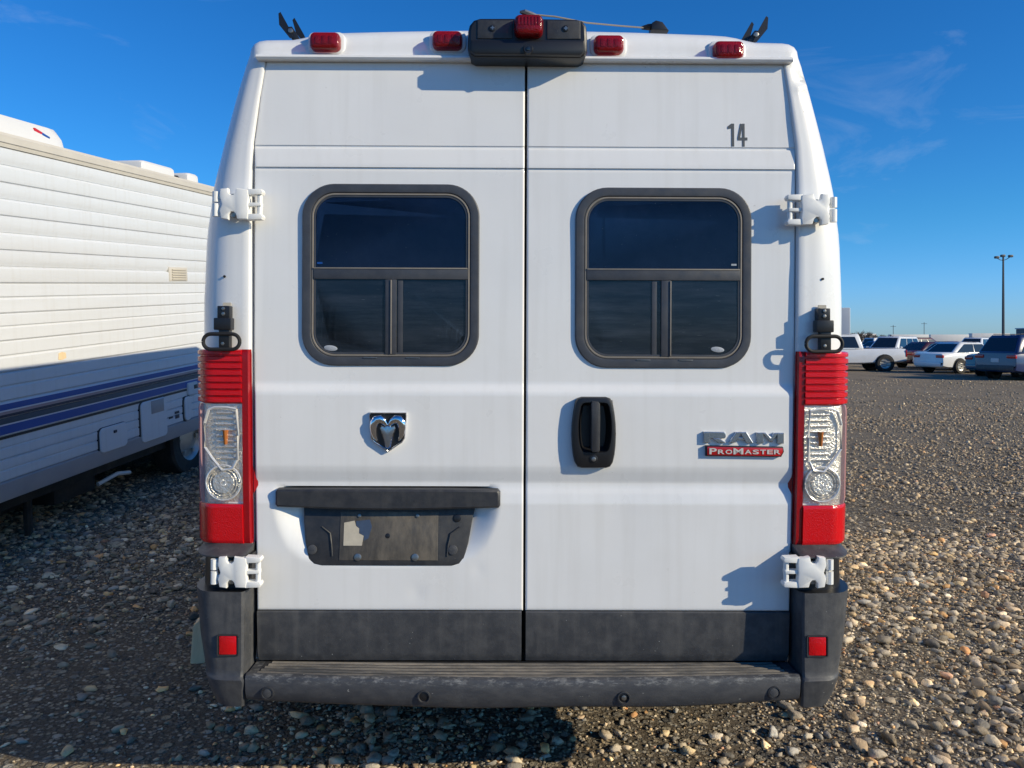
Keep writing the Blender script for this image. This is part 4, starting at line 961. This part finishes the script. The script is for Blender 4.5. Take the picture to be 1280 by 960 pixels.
# loop catches above the tail lights
for sd, px in ((-1, 279.5), (1, 1027)):
    cpiece = bpy.data.objects.new('door_catch', None); COL.objects.link(cpiece); cpiece.parent = van
    Yc = .112; x = X(px, Yc)
    def zc(p): return Z(p, Yc)
    bm = bmesh.new(); box(bm, (x, Yc + .002, (zc(384) + zc(400)) / 2), (.040, .03, zc(384) - zc(400)), .003); finish(bm, 'catch_block', M['black'], cpiece)
    bm = bmesh.new(); box(bm, (x, Yc - .006, (zc(399) + zc(414)) / 2), (.056, .034, zc(399) - zc(414)), .004); finish(bm, 'catch_clamp', M['black'], cpiece)
    bm = bmesh.new(); box(bm, (x + .004, Yc - .004, (zc(405) + zc(437)) / 2), (.034, .028, zc(405) - zc(437)), .003); finish(bm, 'catch_arm', M['black'], cpiece)
    bm = bmesh.new(); loop = rrect(x - .003, zc(428.5), L(45, Yc), L(19, Yc), L(9.4, Yc), 8)
    tube(bm, [(a, Yc - .020, b) for a, b in loop + loop[:1]], .0062, 8, False); finish(bm, 'catch_loop', M['rubber'], cpiece)
    for p, r_ in ((387.5, .006), (394, .0065), (431, .006)):
        bm = bmesh.new(); plate(bm, circle(x, zc(p), r_, 6), Yc - .016 if p < 400 else Yc - .0195, Yc - .01, .001); finish(bm, 'catch_screw', M['steel'], cpiece)
    bm = bmesh.new(); box(bm, (x + .003, Yc + .0125, zc(381.5)), (.026, .004, .010)); finish(bm, 'paper_tag', M['beige_sticker'], cpiece)
    bp_ = corner_pt(sd, Z(347, .13), .44, .0); bm = bmesh.new(); plate(bm, circle(bp_[0], bp_[2], .0042, 8), bp_[1] - .0035, bp_[1] + .006, 0); finish(bm, 'bolt_hole', M['rubber'], van)

# ------------------------------------------------------------------ wooden block by the van's rear wheel
wb = thing('wooden_block', 'pale wooden block standing on the gravel at the left of the bumper', 'block', (-1.555, 1.38, gz(-1.555, 1.38) - .01), (0, R(4), R(12)))
bm = bmesh.new()
loft(bm, [[(x, y, z) for x, z in ((-.012, 0), (.06, 0), (.06, .225), (.02, .222), (-.012, .19))] for y in (-.05, .05)], True, True, True)
bmesh.ops.bevel(bm, geom=bm.edges[:], offset=.006, segments=2, affect='EDGES')
finish(bm, 'block_body', M['wood'], wb)

# ------------------------------------------------------------------ travel trailer
TSC = 7.5 / 1.0
P0 = Vector((-3.125, 5.115, 0.67)); DX, DZ = (736 - 640) / F, (HOR - 355) / F
trl = thing('travel_trailer', 'long white travel trailer with ribbed siding and blue stripes parked left of the van', 'trailer', P0, (math.atan(DZ), 0, -math.atan(DX)))
def tu(px):
    k = (px - 640) / F; t = (k * 7.5 + 3.125) / (DX - k); return t * math.hypot(1, DX)
def tw(px, py):
    t = tu(px) / math.hypot(1, DX); D = 7.5 + t; return (CAM_Z + (HOR - py) * D / F) - (P0.z + DZ * t)
U0, U1, HT, TWD = -5.2, 3.6, 2.41, 2.4
bm = bmesh.new(); box(bm, (-TWD / 2 - .03, (U0 + U1) / 2, HT / 2 - .02), (TWD, U1 - U0 - .02, HT - .06), .04, 3); finish(bm, 'trailer_box', M['siding'], trl)
bm = bmesh.new(); box(bm, (-TWD / 2, (U0 + U1) / 2, -.06), (TWD - .3, U1 - U0 - .4, .12)); finish(bm, 'trailer_frame', M['under'], trl)
# siding: each pressed strip is a panel
def strip(name, w0, w1, prof, m, u0=U0, u1=U1, parent=trl):
    bm = bmesh.new(); n = 24; h = w1 - w0
    loft(bm, [[(v, u, w0 + h * a) for a, v in prof] for u in np.linspace(u0, u1, n)], False)
    return finish(bm, name, m, parent, smooth=30, recalc=False)
deep = [(0, -.02), (0, .0), (.02, .013), (.06, .0165), (.43, .0165), (.475, .006), (.49, -.006), (.50, -.006), (.515, .001), (.60, .009), (.72, .0155), (.88, .0185), (.955, .0185), (.985, .008), (1, -.004)]
shal = [(0, -.02), (0, .004), (.04, .011), (.44, .0115), (.485, .002), (.515, .002), (.56, .0105), (.93, .011), (.985, .0), (1, -.006)]
wl_ = [1.44, 1.66, 1.886, 2.105, 2.335]
for a, b in zip(wl_[:-1], wl_[1:]): strip('siding_panel', a, b, deep, M['siding'])
wl_ = [.132, .278, .425, .66, .85, 1.058, 1.24, 1.44]
for a, b in zip(wl_[:-1], wl_[1:]): strip('siding_panel', a, b, shal, M['siding'])
strip('roof_trim', 2.335, 2.43, [(0, -.02), (0, .020), (.25, .026), (.30, .034), (.75, .036), (.8, .028), (1, .018), (1, -.06)], M['trim_beige'])
strip('skirt_trim', 0, .132, [(0, -.06), (0, .014), (.1, .017), (.9, .017), (.95, .008), (1, 0)], M['trim_grey'])
for w0, w1, mt in ((.600, .640, 's_blue'), (.571, .590, 's_pink'), (.553, .571, 's_navy'), (.508, .546, 's_teal'), (.440, .498, 's_blue'), (.410, .427, 's_black')):
    strip('stripe', w0, w1, [(0, .0), (0, .0135), (1, .0135), (1, .0)], M[mt])
bm = bmesh.new(); box(bm, (-TWD / 2, (U0 + U1) / 2, HT + .012), (TWD - .02, U1 - U0 - .02, .03), .012); finish(bm, 'trailer_roof', M['trim_beige'], trl)
def wbox(name, px0, px1, py0, py1, v0, v1, m, parent=trl, bev=.006, rad=None):
    u0, u1 = tu(px0), tu(px1); pm = (px0 + px1) / 2; wa, wb_ = tw(pm, py1), tw(pm, py0)
    bm = bmesh.new()
    if rad:
        pts = rrect((u0 + u1) / 2, (wa + wb_) / 2, u1 - u0, wb_ - wa, rad, 4)
        loft(bm, [[(v, u, w) for u, w in q_] for q_, v in ((pts, v0), (pts, v1 - bev), (inset(pts, bev), v1))], True, False, True)
    else: box(bm, ((v0 + v1) / 2, (u0 + u1) / 2, (wa + wb_) / 2), (v1 - v0, u1 - u0, wb_ - wa), bev)
    return finish(bm, name, m, parent)
def hatch(px0, px1, py0, py1):
    wbox('hatch_gasket', px0 - 1.6, px1 + .4, py0 - .6, py1 + 1.0, .005, .0165, M['s_black'], rad=.05, bev=.002)
    return wbox('compartment_door', px0, px1, py0, py1, .005, .026, M['siding'], rad=.045)
d1 = hatch(123, 157, 531, 562); wbox('door_latch', 139.5, 143, 537, 540.5, .026, .034, M['s_navy'], d1, .002)
d2 = hatch(175, 207, 499, 549); wbox('door_grille', 187.5, 203, 499, 515, .026, .029, M['trim_grey'], d2, .001)
d3 = hatch(229.5, 238, 495, 525)
wbox('outlet_box', 234, 246, 477, 492.5, .005, .03, M['far_white'], rad=.02); wbox('outlet_socket', 241, 245, 480, 485, .03, .034, M['s_black'], None and trl or trl, .002)
for a, b, c_, e in ((210.5, 215.5, 520.5, 523), (218, 223.5, 513.5, 516.5), (218.5, 223.5, 518, 522.5)): wbox('decal_patch', a, b, c_, e, .012, .0145, M['s_navy'], trl, .001)
vt = wbox('wall_vent', 217, 239, 335, 352, .005, .022, M['trim_beige'], trl, .004)
for k in range(5): wbox('vent_slat', 220, 237, 337.4 + k * 2.9, 339.0 + k * 2.9, .020, .031, M['beige_sticker'], vt, .001)
bm = bmesh.new(); uu, ww = tu(82.5), tw(82.5, 444)
plate(bm, [(a, b) for a, b in [(-.04, -.025), (.0, -.03), (.045, -.02), (.04, .02), (.0, .028), (-.035, .02)]], 0, .001, 0)
for v in bm.verts: v.co = Vector((.0125 + v.co.y * 2, uu + v.co.x, ww + v.co.z))
finish(bm, 'patch_repair', M['wood'], trl)
# roof units
ac = bpy.data.objects.new('roof_air_conditioner', None); COL.objects.link(ac); ac.parent = trl
bm = bmesh.new(); rings = []
for u, k, h_ in ((-2.35, .90, .07), (-2.32, .95, .20), (-2.22, .98, .230), (-1.95, 1, .232), (-1.40, .995, .232), (-1.32, .985, .230), (-1.285, .97, .212), (-1.262, .955, .14), (-1.255, .95, .0)):
    rings.append([(-.62 + k * a, u, HT + .02 + b * h_ / .35) for a, b in ((-.38, 0), (-.37, .22), (-.33, .32), (-.24, .35), (.22, .35), (.30, .32), (.345, .22), (.37, 0))])
loft(bm, rings, False, True, True); finish(bm, 'cooler_shroud', M['far_white'], ac, smooth=40)
for z_, w_, mt in ((.245, .05, 'red_plate'), (.215, .04, 's_blue')):
    bm = bmesh.new(); box(bm, (-.62 + .33 - (.0 if mt == 'red_plate' else -.003), -1.55 + (.0 if mt == 'red_plate' else .075), HT + .02 + z_ * .62), (.03, .085, w_ * .5), .004, rot=Matrix.Rotation(R(-14), 3, 'X')); finish(bm, 'logo_mark', M[mt], ac)
def roof_cover(px0, px1, v, h_, m, name='roof_vent', wd=.38):
    k0, k1 = [(p - 640) / F for p in (px0, px1)]
    ua, ub = [((k * 7.5 + 3.125 - v) / (DX - k)) for k in (k0, k1)]
    bm = bmesh.new(); box(bm, (v, (ua + ub) / 2, HT + .02 + h_ / 2), (wd, abs(ub - ua), h_), .05, 3); return finish(bm, name, m, trl)
roof_cover(166, 207, -.42, .15, M['far_white']); roof_cover(209, 223, -.45, .10, M['s_black']); roof_cover(224, 237, -.35, .13, M['far_white'])
wheel(trl, -.20, .15, -.10, .36, .22, 1); wheel(trl, -.20, .97, -.10, .36, .22, 1)
wheel(trl, -TWD + .20, .15, -.10, .36, .22, -1); wheel(trl, -TWD + .20, .97, -.10, .36, .22, -1)
bm = bmesh.new(); tube(bm, [(-.5, -5.0, -.25), (-.45, -2.2, -.22), (-.45, -.6, -.18)], .05, 8); finish(bm, 'waste_pipe', M['under'], trl)
bm = bmesh.new(); tube(bm, [(-.14, -1.25, -.20), (-.10, -1.05, -.16), (-.12, -.85, -.20)], .018, 8); finish(bm, 'waste_valve', M['clear_plastic'], trl)
bm = bmesh.new(); box(bm, (-.35, -1.4, -.18), (.25, .5, .18), .03); finish(bm, 'holding_tank', M['under'], trl)
for uq in (-4.2, -1.9): 
    bm = bmesh.new(); tube(bm, [(-.25, uq, -.1), (-.22, uq - .05, -.62)], .03, 8); box(bm, (-.22, uq - .05, -.63), (.2, .2, .03)); finish(bm, 'stabiliser_jack', M['under'], trl)
bm = bmesh.new(); tube(bm, [(-TWD / 2, U1 - .2, -.1), (-TWD / 2, U1 + 1.2, -.12)], .06, 8); finish(bm, 'tow_hitch', M['under'], trl)

# ------------------------------------------------------------------ vehicles across the lot
def paint(name, col, rough=.25):
    return mat(name, col, rough, coat=.5, var=.06, vscale=1.5, dirt=tuple(c * .6 + .06 for c in col), damt=.3, dscale=1.5)
def car(kind, label, cat, col, cx, cy, ang, name, rim='rim', Lc=None, group='vehicles parked across the lot'):
    K = {'sedan': dict(L=4.7, W=1.82, st=[(-2.35, .62, .80, .38), (-2.30, .92, .86, .30), (-2.05, .97, .90, .25), (-1.2, .98, .91, .22), (.2, .95, .91, .22), (1.1, .92, .91, .22), (1.9, .84, .88, .24), (2.25, .72, .80, .28), (2.35, .58, .70, .34)],
                       gh=(-1.75, -1.05, .15, 1.05), belt=.95, roof=1.44, ax=(-1.38, 1.42), r=.335),
         'suv': dict(L=4.75, W=1.9, st=[(-2.37, .70, .84, .42), (-2.34, 1.05, .90, .34), (-2.1, 1.08, .94, .30), (-1.0, 1.08, .95, .27), (.4, 1.06, .95, .27), (1.2, 1.03, .94, .27), (1.95, .97, .90, .29), (2.28, .82, .82, .33), (2.37, .65, .74, .38)],
                     gh=(-2.28, -1.85, .25, 1.15), belt=1.06, roof=1.74, ax=(-1.38, 1.42), r=.375),
         'van': dict(L=5.0, W=1.95, st=[(-2.5, .70, .86, .40), (-2.47, 1.02, .94, .32), (-2.2, 1.05, .96, .28), (-1.0, 1.05, .97, .25), (.6, 1.03, .97, .25), (1.5, 1.0, .95, .25), (2.1, .92, .90, .28), (2.4, .8, .82, .32), (2.5, .62, .74, .36)],
                     gh=(-2.38, -2.1, .7, 1.75), belt=1.03, roof=1.78, ax=(-1.5, 1.5), r=.35),
         'pickup': dict(L=5.6, W=1.98, st=[(-2.8, .62, .90, .50), (-2.78, 1.12, .95, .48), (-2.6, 1.14, .98, .46), (-1.2, 1.13, .98, .40), (-.7, 1.12, .98, .38), (.8, 1.12, .98, .36), (1.6, 1.10, .96, .36), (2.4, 1.03, .92, .38), (2.72, .92, .86, .42), (2.8, .7, .80, .46)],
                        gh=(-.80, -.62, .65, 1.35), belt=1.12, roof=1.85, ax=(-1.75, 1.75), r=.40)}[kind]
    P = paint(name + '_paint', col)
    root = thing(name, label, cat, (cx, cy, gz(cx, cy)), (0, 0, ang), group)
    bm = bmesh.new(); rings = []
    for x, zt, hw, zb in K['st']:
        ring = [(x, -hw * .86, zb), (x, -hw * .98, zb + .06), (x, -hw, zb + .25 * (zt - zb) + .05), (x, -hw * .99, zt - .22), (x, -hw * .95, zt - .06), (x, -hw * .86, zt),
                (x, hw * .86, zt), (x, hw * .95, zt - .06), (x, hw * .99, zt - .22), (x, hw, zb + .25 * (zt - zb) + .05), (x, hw * .98, zb + .06), (x, hw * .86, zb)]
        rings.append(ring)
    loft(bm, rings, True, True, True); finish(bm, 'car_body', P, root, smooth=40)
    a, b, c, d = K['gh']; be, ro = K['belt'] - .015, K['roof']; hw = K['W'] / 2
    wb_, wr = hw * .92, hw * .70
    bm = bmesh.new()
    ring = lambda f: [(a + (b - a) * f, -(wb_ + (wr - wb_) * f), be + (ro - be) * f), (b + .3 + (0) * f, -(wb_ * 1.01 + (wr * 1.03 - wb_ * 1.01) * f), be + (ro - be) * f * 1.02), (c - .2, -(wb_ * 1.01 + (wr * 1.03 - wb_ * 1.01) * f), be + (ro - be) * f * 1.02), (d + (c - d) * f, -(wb_ + (wr - wb_) * f), be + (ro - be) * f),
                      (d + (c - d) * f, wb_ + (wr - wb_) * f, be + (ro - be) * f), (c - .2, wb_ * 1.01 + (wr * 1.03 - wb_ * 1.01) * f, be + (ro - be) * f * 1.02), (b + .3, wb_ * 1.01 + (wr * 1.03 - wb_ * 1.01) * f, be + (ro - be) * f * 1.02), (a + (b - a) * f, wb_ + (wr - wb_) * f, be + (ro - be) * f)]
    loft(bm, [ring(0), ring(.93), [(p[0] * .985 + .015 * (b + c) / 2, p[1] * .93, ro + .01) for p in ring(1)]], True, True, True)
    bmesh.ops.bevel(bm, geom=[e for e in bm.edges if not e.is_boundary], offset=.07, segments=2, affect='EDGES', profile=.5)
    finish(bm, 'cabin', P, root, smooth=50)
    def quad(nm, pts, m=M['car_glass']):
        bm = bmesh.new(); vs = [bm.verts.new(p) for p in pts]; bm.faces.new(vs); bmesh.ops.recalc_face_normals(bm, faces=bm.faces)
        bm.faces.ensure_lookup_table(); bmesh.ops.solidify(bm, geom=bm.faces[:], thickness=.004); return finish(bm, nm, m, root, smooth=None)
    def side(x, f, s_):
        y = wb_ * 1.012 + (wr * 1.03 - wb_ * 1.012) * f
        return (x, s_ * (y + .012), be + (ro - be) * f)
    f0, f1 = .10, .84
    def xa(f): return a + (b - a) * f
    def xd(f): return d + (c - d) * f
    lo_x0, lo_x1 = xa(f0) + .22, xd(f0) - .28; hi_x0, hi_x1 = xa(f1) + .26, xd(f1) - .12
    splits = [0, .48, 1] if kind in ('sedan',) else ([0, 1] if kind == 'pickup' else [0, .30, .64, 1])
    for s_ in (-1, 1):
        for k in range(len(splits) - 1):
            g0, g1 = splits[k] + (.015 if k else 0), splits[k + 1] - .015
            quad('side_window', [side(lo_x0 + (lo_x1 - lo_x0) * g0, f0, s_), side(lo_x0 + (lo_x1 - lo_x0) * g1, f0, s_), side(hi_x0 + (hi_x1 - hi_x0) * g1, f1, s_), side(hi_x0 + (hi_x1 - hi_x0) * g0, f1, s_)])
    def endq(xf, f, s_, k): return (xf(f) + k * .012, s_ * (wb_ + (wr - wb_) * f) * .86, be + (ro - be) * f)
    quad('rear_glass', [endq(xa, .12, -1, -1), endq(xa, .12, 1, -1), endq(xa, .86, 1, -1), endq(xa, .86, -1, -1)])
    quad('windscreen', [endq(xd, .08, -1, 1), endq(xd, .08, 1, 1), endq(xd, .9, 1, 1), endq(xd, .9, -1, 1)])
    xr = K['st'][1][0]; zt = K['st'][1][1]; hw1 = K['st'][1][2]
    for s_ in (-1, 1):
        bm = bmesh.new()
        if kind == 'pickup': box(bm, (xr - .005, s_ * (hw1 - .05), zt - .22), (.06, .14, .34), .02)
        else: box(bm, (xr + .0, s_ * (hw1 - .20), zt - .13), (.09, .40, .14), .03)
        finish(bm, 'tail_lamp', M['head_red'], root)
        bm = bmesh.new(); box(bm, (K['st'][-2][0], s_ * (K['st'][-2][2] - .18), K['st'][-2][1] - .12), (.10, .34, .12), .03); finish(bm, 'head_lamp', M['clear_plastic'], root)
        bm = bmesh.new(); box(bm, (d - .25, s_ * (hw + .06), be + .08), (.10, .16, .12), .03); finish(bm, 'wing_mirror', P, root)
    bm = bmesh.new(); box(bm, (xr - .03, 0, K['st'][1][3] + .14), (.12, hw1 * 1.8, .20), .04); finish(bm, 'rear_bumper', M['rim'] if kind == 'pickup' else (M['plastic'] if kind == 'suv' else P), root)
    bm = bmesh.new(); box(bm, (xr - .022, 0, zt - .28), (.03, .34, .15), .005); finish(bm, 'number_plate', M['far_white'], root)
    for ax in K['ax']:
        for s_ in (-1, 1):
            r = K['r']; bm = bmesh.new(); n = 18
            loft(bm, [[(ax + q_ * math.cos(2 * math.pi * k / n), s_ * (hw * yy), r + q_ * math.sin(2 * math.pi * k / n)) for k in range(n)] for q_, yy in ((r * 1.16, .90), (r * 1.16, 1.002), (.001, 1.002))]); finish(bm, 'wheel_well', M['rubber'], root)
            wheel_x(root, ax, s_ * hw * .95, r, r, .22, s_, rim)
    if kind == 'pickup':
        bm = bmesh.new(); box(bm, (-1.78, 0, 1.133), (1.8, 1.62, .02)); finish(bm, 'bed_shade_sheet', M['rubber'], root)  # dark sheet put in for the shade in the hollow bed
    if kind == 'suv':
        for s_ in (-1, 1):
            bm = bmesh.new(); tube(bm, [(b + .1, s_ * wr * .88, ro + .05), (c - .1, s_ * wr * .88, ro + .05)], .018, 6); finish(bm, 'roof_rail', M['black'], root)
    return root
def wheel_x(parent, x, y, z, r, w, side, rim):
    prof = [(0.62, .5), (.93, .5), (1.0, .3), (1.0, -.3), (.93, -.5), (.62, -.5)]; n = 20; bm = bmesh.new()
    loft(bm, [[(x + r * a * math.cos(2 * math.pi * k / n), y + side * w * b, z + r * a * math.sin(2 * math.pi * k / n)) for k in range(n)] for a, b in prof])
    t = finish(bm, 'wheel', M['tyre'], parent)
    bm = bmesh.new()
    loft(bm, [[(x + r * a * math.cos(2 * math.pi * k / n), y + side * w * b, z + r * a * math.sin(2 * math.pi * k / n)) for k in range(n)] for a, b in ((.66, .51), (.56, .40), (.2, .34), (.001, .36))])
    for k in range(5):
        a = 2 * math.pi * k / 5
        box(bm, (x + r * .36 * math.cos(a), y + side * w * .44, z + r * .36 * math.sin(a)), (r * .5, .03, r * .13), .006, 1, rot=None)
    finish(bm, 'rim', M[rim], t)
A = R(17)
car('sedan', 'white sedan with pale alloy wheels between silver sedan and teal car', 'car', (.74, .75, .76), 21.77, 34.43, A, 'white_sedan')
car('sedan', 'silver sedan parked between the white sedan and the dark maroon car', 'car', (.46, .48, .52), 23.6, 38.05, A, 'silver_sedan')
car('sedan', 'dark maroon sedan with red tail lamps right behind the white pickup', 'car', (.055, .012, .022), 23.8, 41.0, A, 'maroon_sedan')
car('suv', 'dark blue suv at the right edge of the parked row', 'car', (.020, .035, .11), 21.1, 28.3, A, 'blue_suv')
car('sedan', 'teal car mostly hidden behind the dark blue suv', 'car', (.012, .085, .14), 22.1, 30.8, A, 'teal_car')
car('pickup', 'white pickup truck facing left beside the van', 'pickup truck', (.74, .75, .76), 16.9, 37.0, R(174), 'white_pickup')
car('van', 'white minivan with its windscreen mirroring the sky behind the white pickup', 'van', (.74, .75, .76), 25.0, 48.0, R(222), 'white_minivan')
car('sedan', 'dark grey car farther back behind the maroon sedan', 'car', (.03, .035, .045), 29.5, 53.5, A, 'grey_sedan')
car('sedan', 'black car in the back row behind the silver sedan', 'car', (.012, .012, .014), 31.5, 52.5, A, 'black_sedan')
car('suv', 'white suv in the back row above the white sedan roof', 'car', (.76, .77, .78), 37.5, 60.0, R(222), 'white_suv')
car('sedan', 'red sedan in the back row far behind the white sedan', 'car', (.25, .03, .03), 34.5, 58.0, A, 'red_sedan')
car('sedan', 'silver car in the back row near the light pole foot', 'car', (.50, .52, .55), 40.0, 58.5, A, 'silver_car')

more = [('sedan', 'blue car in the far back rows', (.02, .06, .22), 33, 66), ('suv', 'x', (.10, .02, .03), 37.5, 67.5), ('sedan', 'x', (.6, .61, .62), 42, 69.5), ('sedan', 'x', (.03, .03, .035), 46.5, 71),
        ('sedan', 'x', (.30, .31, .33), 27, 60), ('van', 'x', (.7, .71, .72), 40, 80)]
lab = ['bright blue car in the far back rows behind the maroon sedan', 'dark wine red suv in the far back rows', 'pale grey car in the far back rows left of the light pole', 'charcoal car in the far back rows beside the light pole',
       'mid grey car in the back row behind the white minivan', 'white van farthest back before the trailers on the horizon']
for (k_, _, c_, x_, y_), lb in zip(more, lab): car(k_, lb, 'van' if k_ == 'van' else 'car', c_, x_, y_, A, 'parked_van' if k_ == 'van' else 'parked_car')
# white box truck standing behind the van
bt = thing('box_truck', 'tall white box truck just showing past the right side of the van', 'truck', (18.25, 42.3, 0), (0, 0, R(-22)))
bm = bmesh.new(); box(bm, (0, 0, 1.98), (2.4, 6.0, 2.66), .05); finish(bm, 'cargo_box', M['far_white'], bt)
bm = bmesh.new(); box(bm, (0, 4.1, 1.35), (2.1, 1.9, 1.7), .2, 3); finish(bm, 'truck_cab', M['far_white'], bt)
bm = bmesh.new(); box(bm, (0, .6, .55), (1.0, 7.6, .2)); finish(bm, 'chassis', M['under'], bt)
for sx in (-1, 1):
    for wy in (-1.8, 4.0): wheel(bt, sx * .95, wy, .42, .42, .26, sx)

# ------------------------------------------------------------------ light pole
lp = thing('light_pole', 'tall thin floodlight pole with three lamp heads behind the dark blue suv', 'light pole', (49.0, 74.3, 0))
bm = bmesh.new(); tube(bm, [(0, 0, 0), (0, 0, 5), (0, 0, 9.9)], [.14, .115, .08], 10); finish(bm, 'pole_shaft', M['pole'], lp)
bm = bmesh.new(); tube(bm, [(-.62, 0, 9.72), (-.3, 0, 9.55), (0, 0, 9.5), (.3, 0, 9.6), (.62, 0, 9.8)], .035, 6); finish(bm, 'cross_arm', M['pole'], lp)
for x, z in ((-.68, 9.80), (-.08, 9.95), (.70, 9.92)):
    bm = bmesh.new(); box(bm, (x, -.05, z), (.40, .30, .24), .06); finish(bm, 'lamp_head', M['pole'], lp)
# ------------------------------------------------------------------ far backdrop: trailers, building, trees, poles
for k in range(9):
    x = 118 + k * 16.3 + random.uniform(-1, 1); y = 285 + random.uniform(-6, 14); h = random.choice([3.6, 3.9, 4.1])
    ft = thing('semi_trailer', 'x', 'semi trailer', (x, y, 0), (0, 0, R(random.uniform(-3, 3))), 'white semi trailers lined up on the horizon')
    ft['label'] = ['first', 'second', 'third', 'fourth', 'fifth', 'sixth', 'seventh', 'eighth', 'ninth'][k] + ' white box trailer from the left in the row along the horizon'
    bm = bmesh.new(); box(bm, (0, 0, h / 2 + .55), (14.2, 2.6, h - 1.0), .08); finish(bm, 'trailer_body', M['far_white'], ft)
    bm = bmesh.new(); box(bm, (5, 0, .5), (2.6, 2.4, 1.0), .2); finish(bm, 'trailer_wheels', M['rubber'], ft)
bd = thing('flat_roof_building', 'dark low flat roofed building beyond the parked suv at the far right', 'building', (108, 151, 0))
bm = bmesh.new(); box(bm, (6, 0, 1.9), (19, 12, 3.8)); finish(bm, 'building_wall', M['far_dark'], bd)
bm = bmesh.new(); box(bm, (-1.8, -6.2, 3.9), (4, .8, .25)); finish(bm, 'canopy', M['far_dark'], bd)
bm = bmesh.new(); box(bm, (6, 0, 3.92), (19.3, 12.3, .22)); finish(bm, 'roof_edge', M['far_white'], bd)
bm = bmesh.new(); box(bm, (2, -1, 4.4), (1.3, 1.3, .9)); finish(bm, 'roof_unit', M['far_dark'], bd)
for k in range(4):
    bm = bmesh.new(); box(bm, (1.5 + 3.6 * k, -6.02, 1.9), (1.9, .12, 1.2)); finish(bm, 'window', M['car_glass'], bd)
def bare_tree(x, y, h, label):
    t = thing('bare_tree', label, 'tree', (x, y, 0), (0, 0, 0), 'bare trees along the horizon'); rr = random.Random(int(x * 7 + y))
    bm = bmesh.new(); tube(bm, [(0, 0, 0), (.1, 0, h * .35), (0, 0, h * .6)], [.22, .16, .08], 6); finish(bm, 'trunk', M['bark'], t)
    bm = bmesh.new()
    for k in range(70):
        a, e = rr.uniform(0, 6.28), rr.uniform(.1, 1.3); ln = h * rr.uniform(.25, .5); z0 = h * rr.uniform(.2, .55)
        p0 = Vector((0, 0, z0)); d = Vector((math.cos(a) * math.cos(e), math.sin(a) * math.cos(e), math.sin(e))) * ln
        p1 = p0 + d * .6 + Vector((rr.uniform(-.2, .2), 0, rr.uniform(0, .3)))
        tube(bm, [p0, p1, p0 + d * 1.05], [.07, .05, .02], 4)
        for q_ in range(3):
            e_ = p1 + Vector((rr.uniform(-1, 1), rr.uniform(-1, 1), rr.uniform(0, 1))) * ln * .35; tube(bm, [p1, e_], [.045, .02], 3)
    finish(bm, 'crown', M['bark'], t)
for k, (px, D, h) in enumerate(((1066, 210, 4.0), (1076, 230, 4.6), (1085, 215, 4.2), (1093, 235, 4.0), (1103, 225, 3.6), (1113, 240, 3.4), (1052, 225, 4.5))):
    bare_tree((px - 640) * D / F, D - CAM_D, h, ['second', 'third', 'fourth', 'fifth', 'sixth', 'last', 'first'][k] + ' bare tree counting away from the van behind the white pickup')
for px, D, h in ((1120, 330, 11), (1159, 320, 12)):
    up = thing('utility_pole', 'thin far utility pole %s' % ('above the maroon sedan' if px < 1150 else 'above the silver sedan'), 'utility pole', ((px - 640) * D / F, D, 0), (0, 0, 0), 'far utility poles')
    bm = bmesh.new(); tube(bm, [(0, 0, 0), (0, 0, h - 3)], .12, 6); finish(bm, 'pole_shaft', M['pole'], up)
    bm = bmesh.new(); box(bm, (0, 0, h - 3.6), (2.4, .15, .15)); finish(bm, 'cross_arm', M['pole'], up)
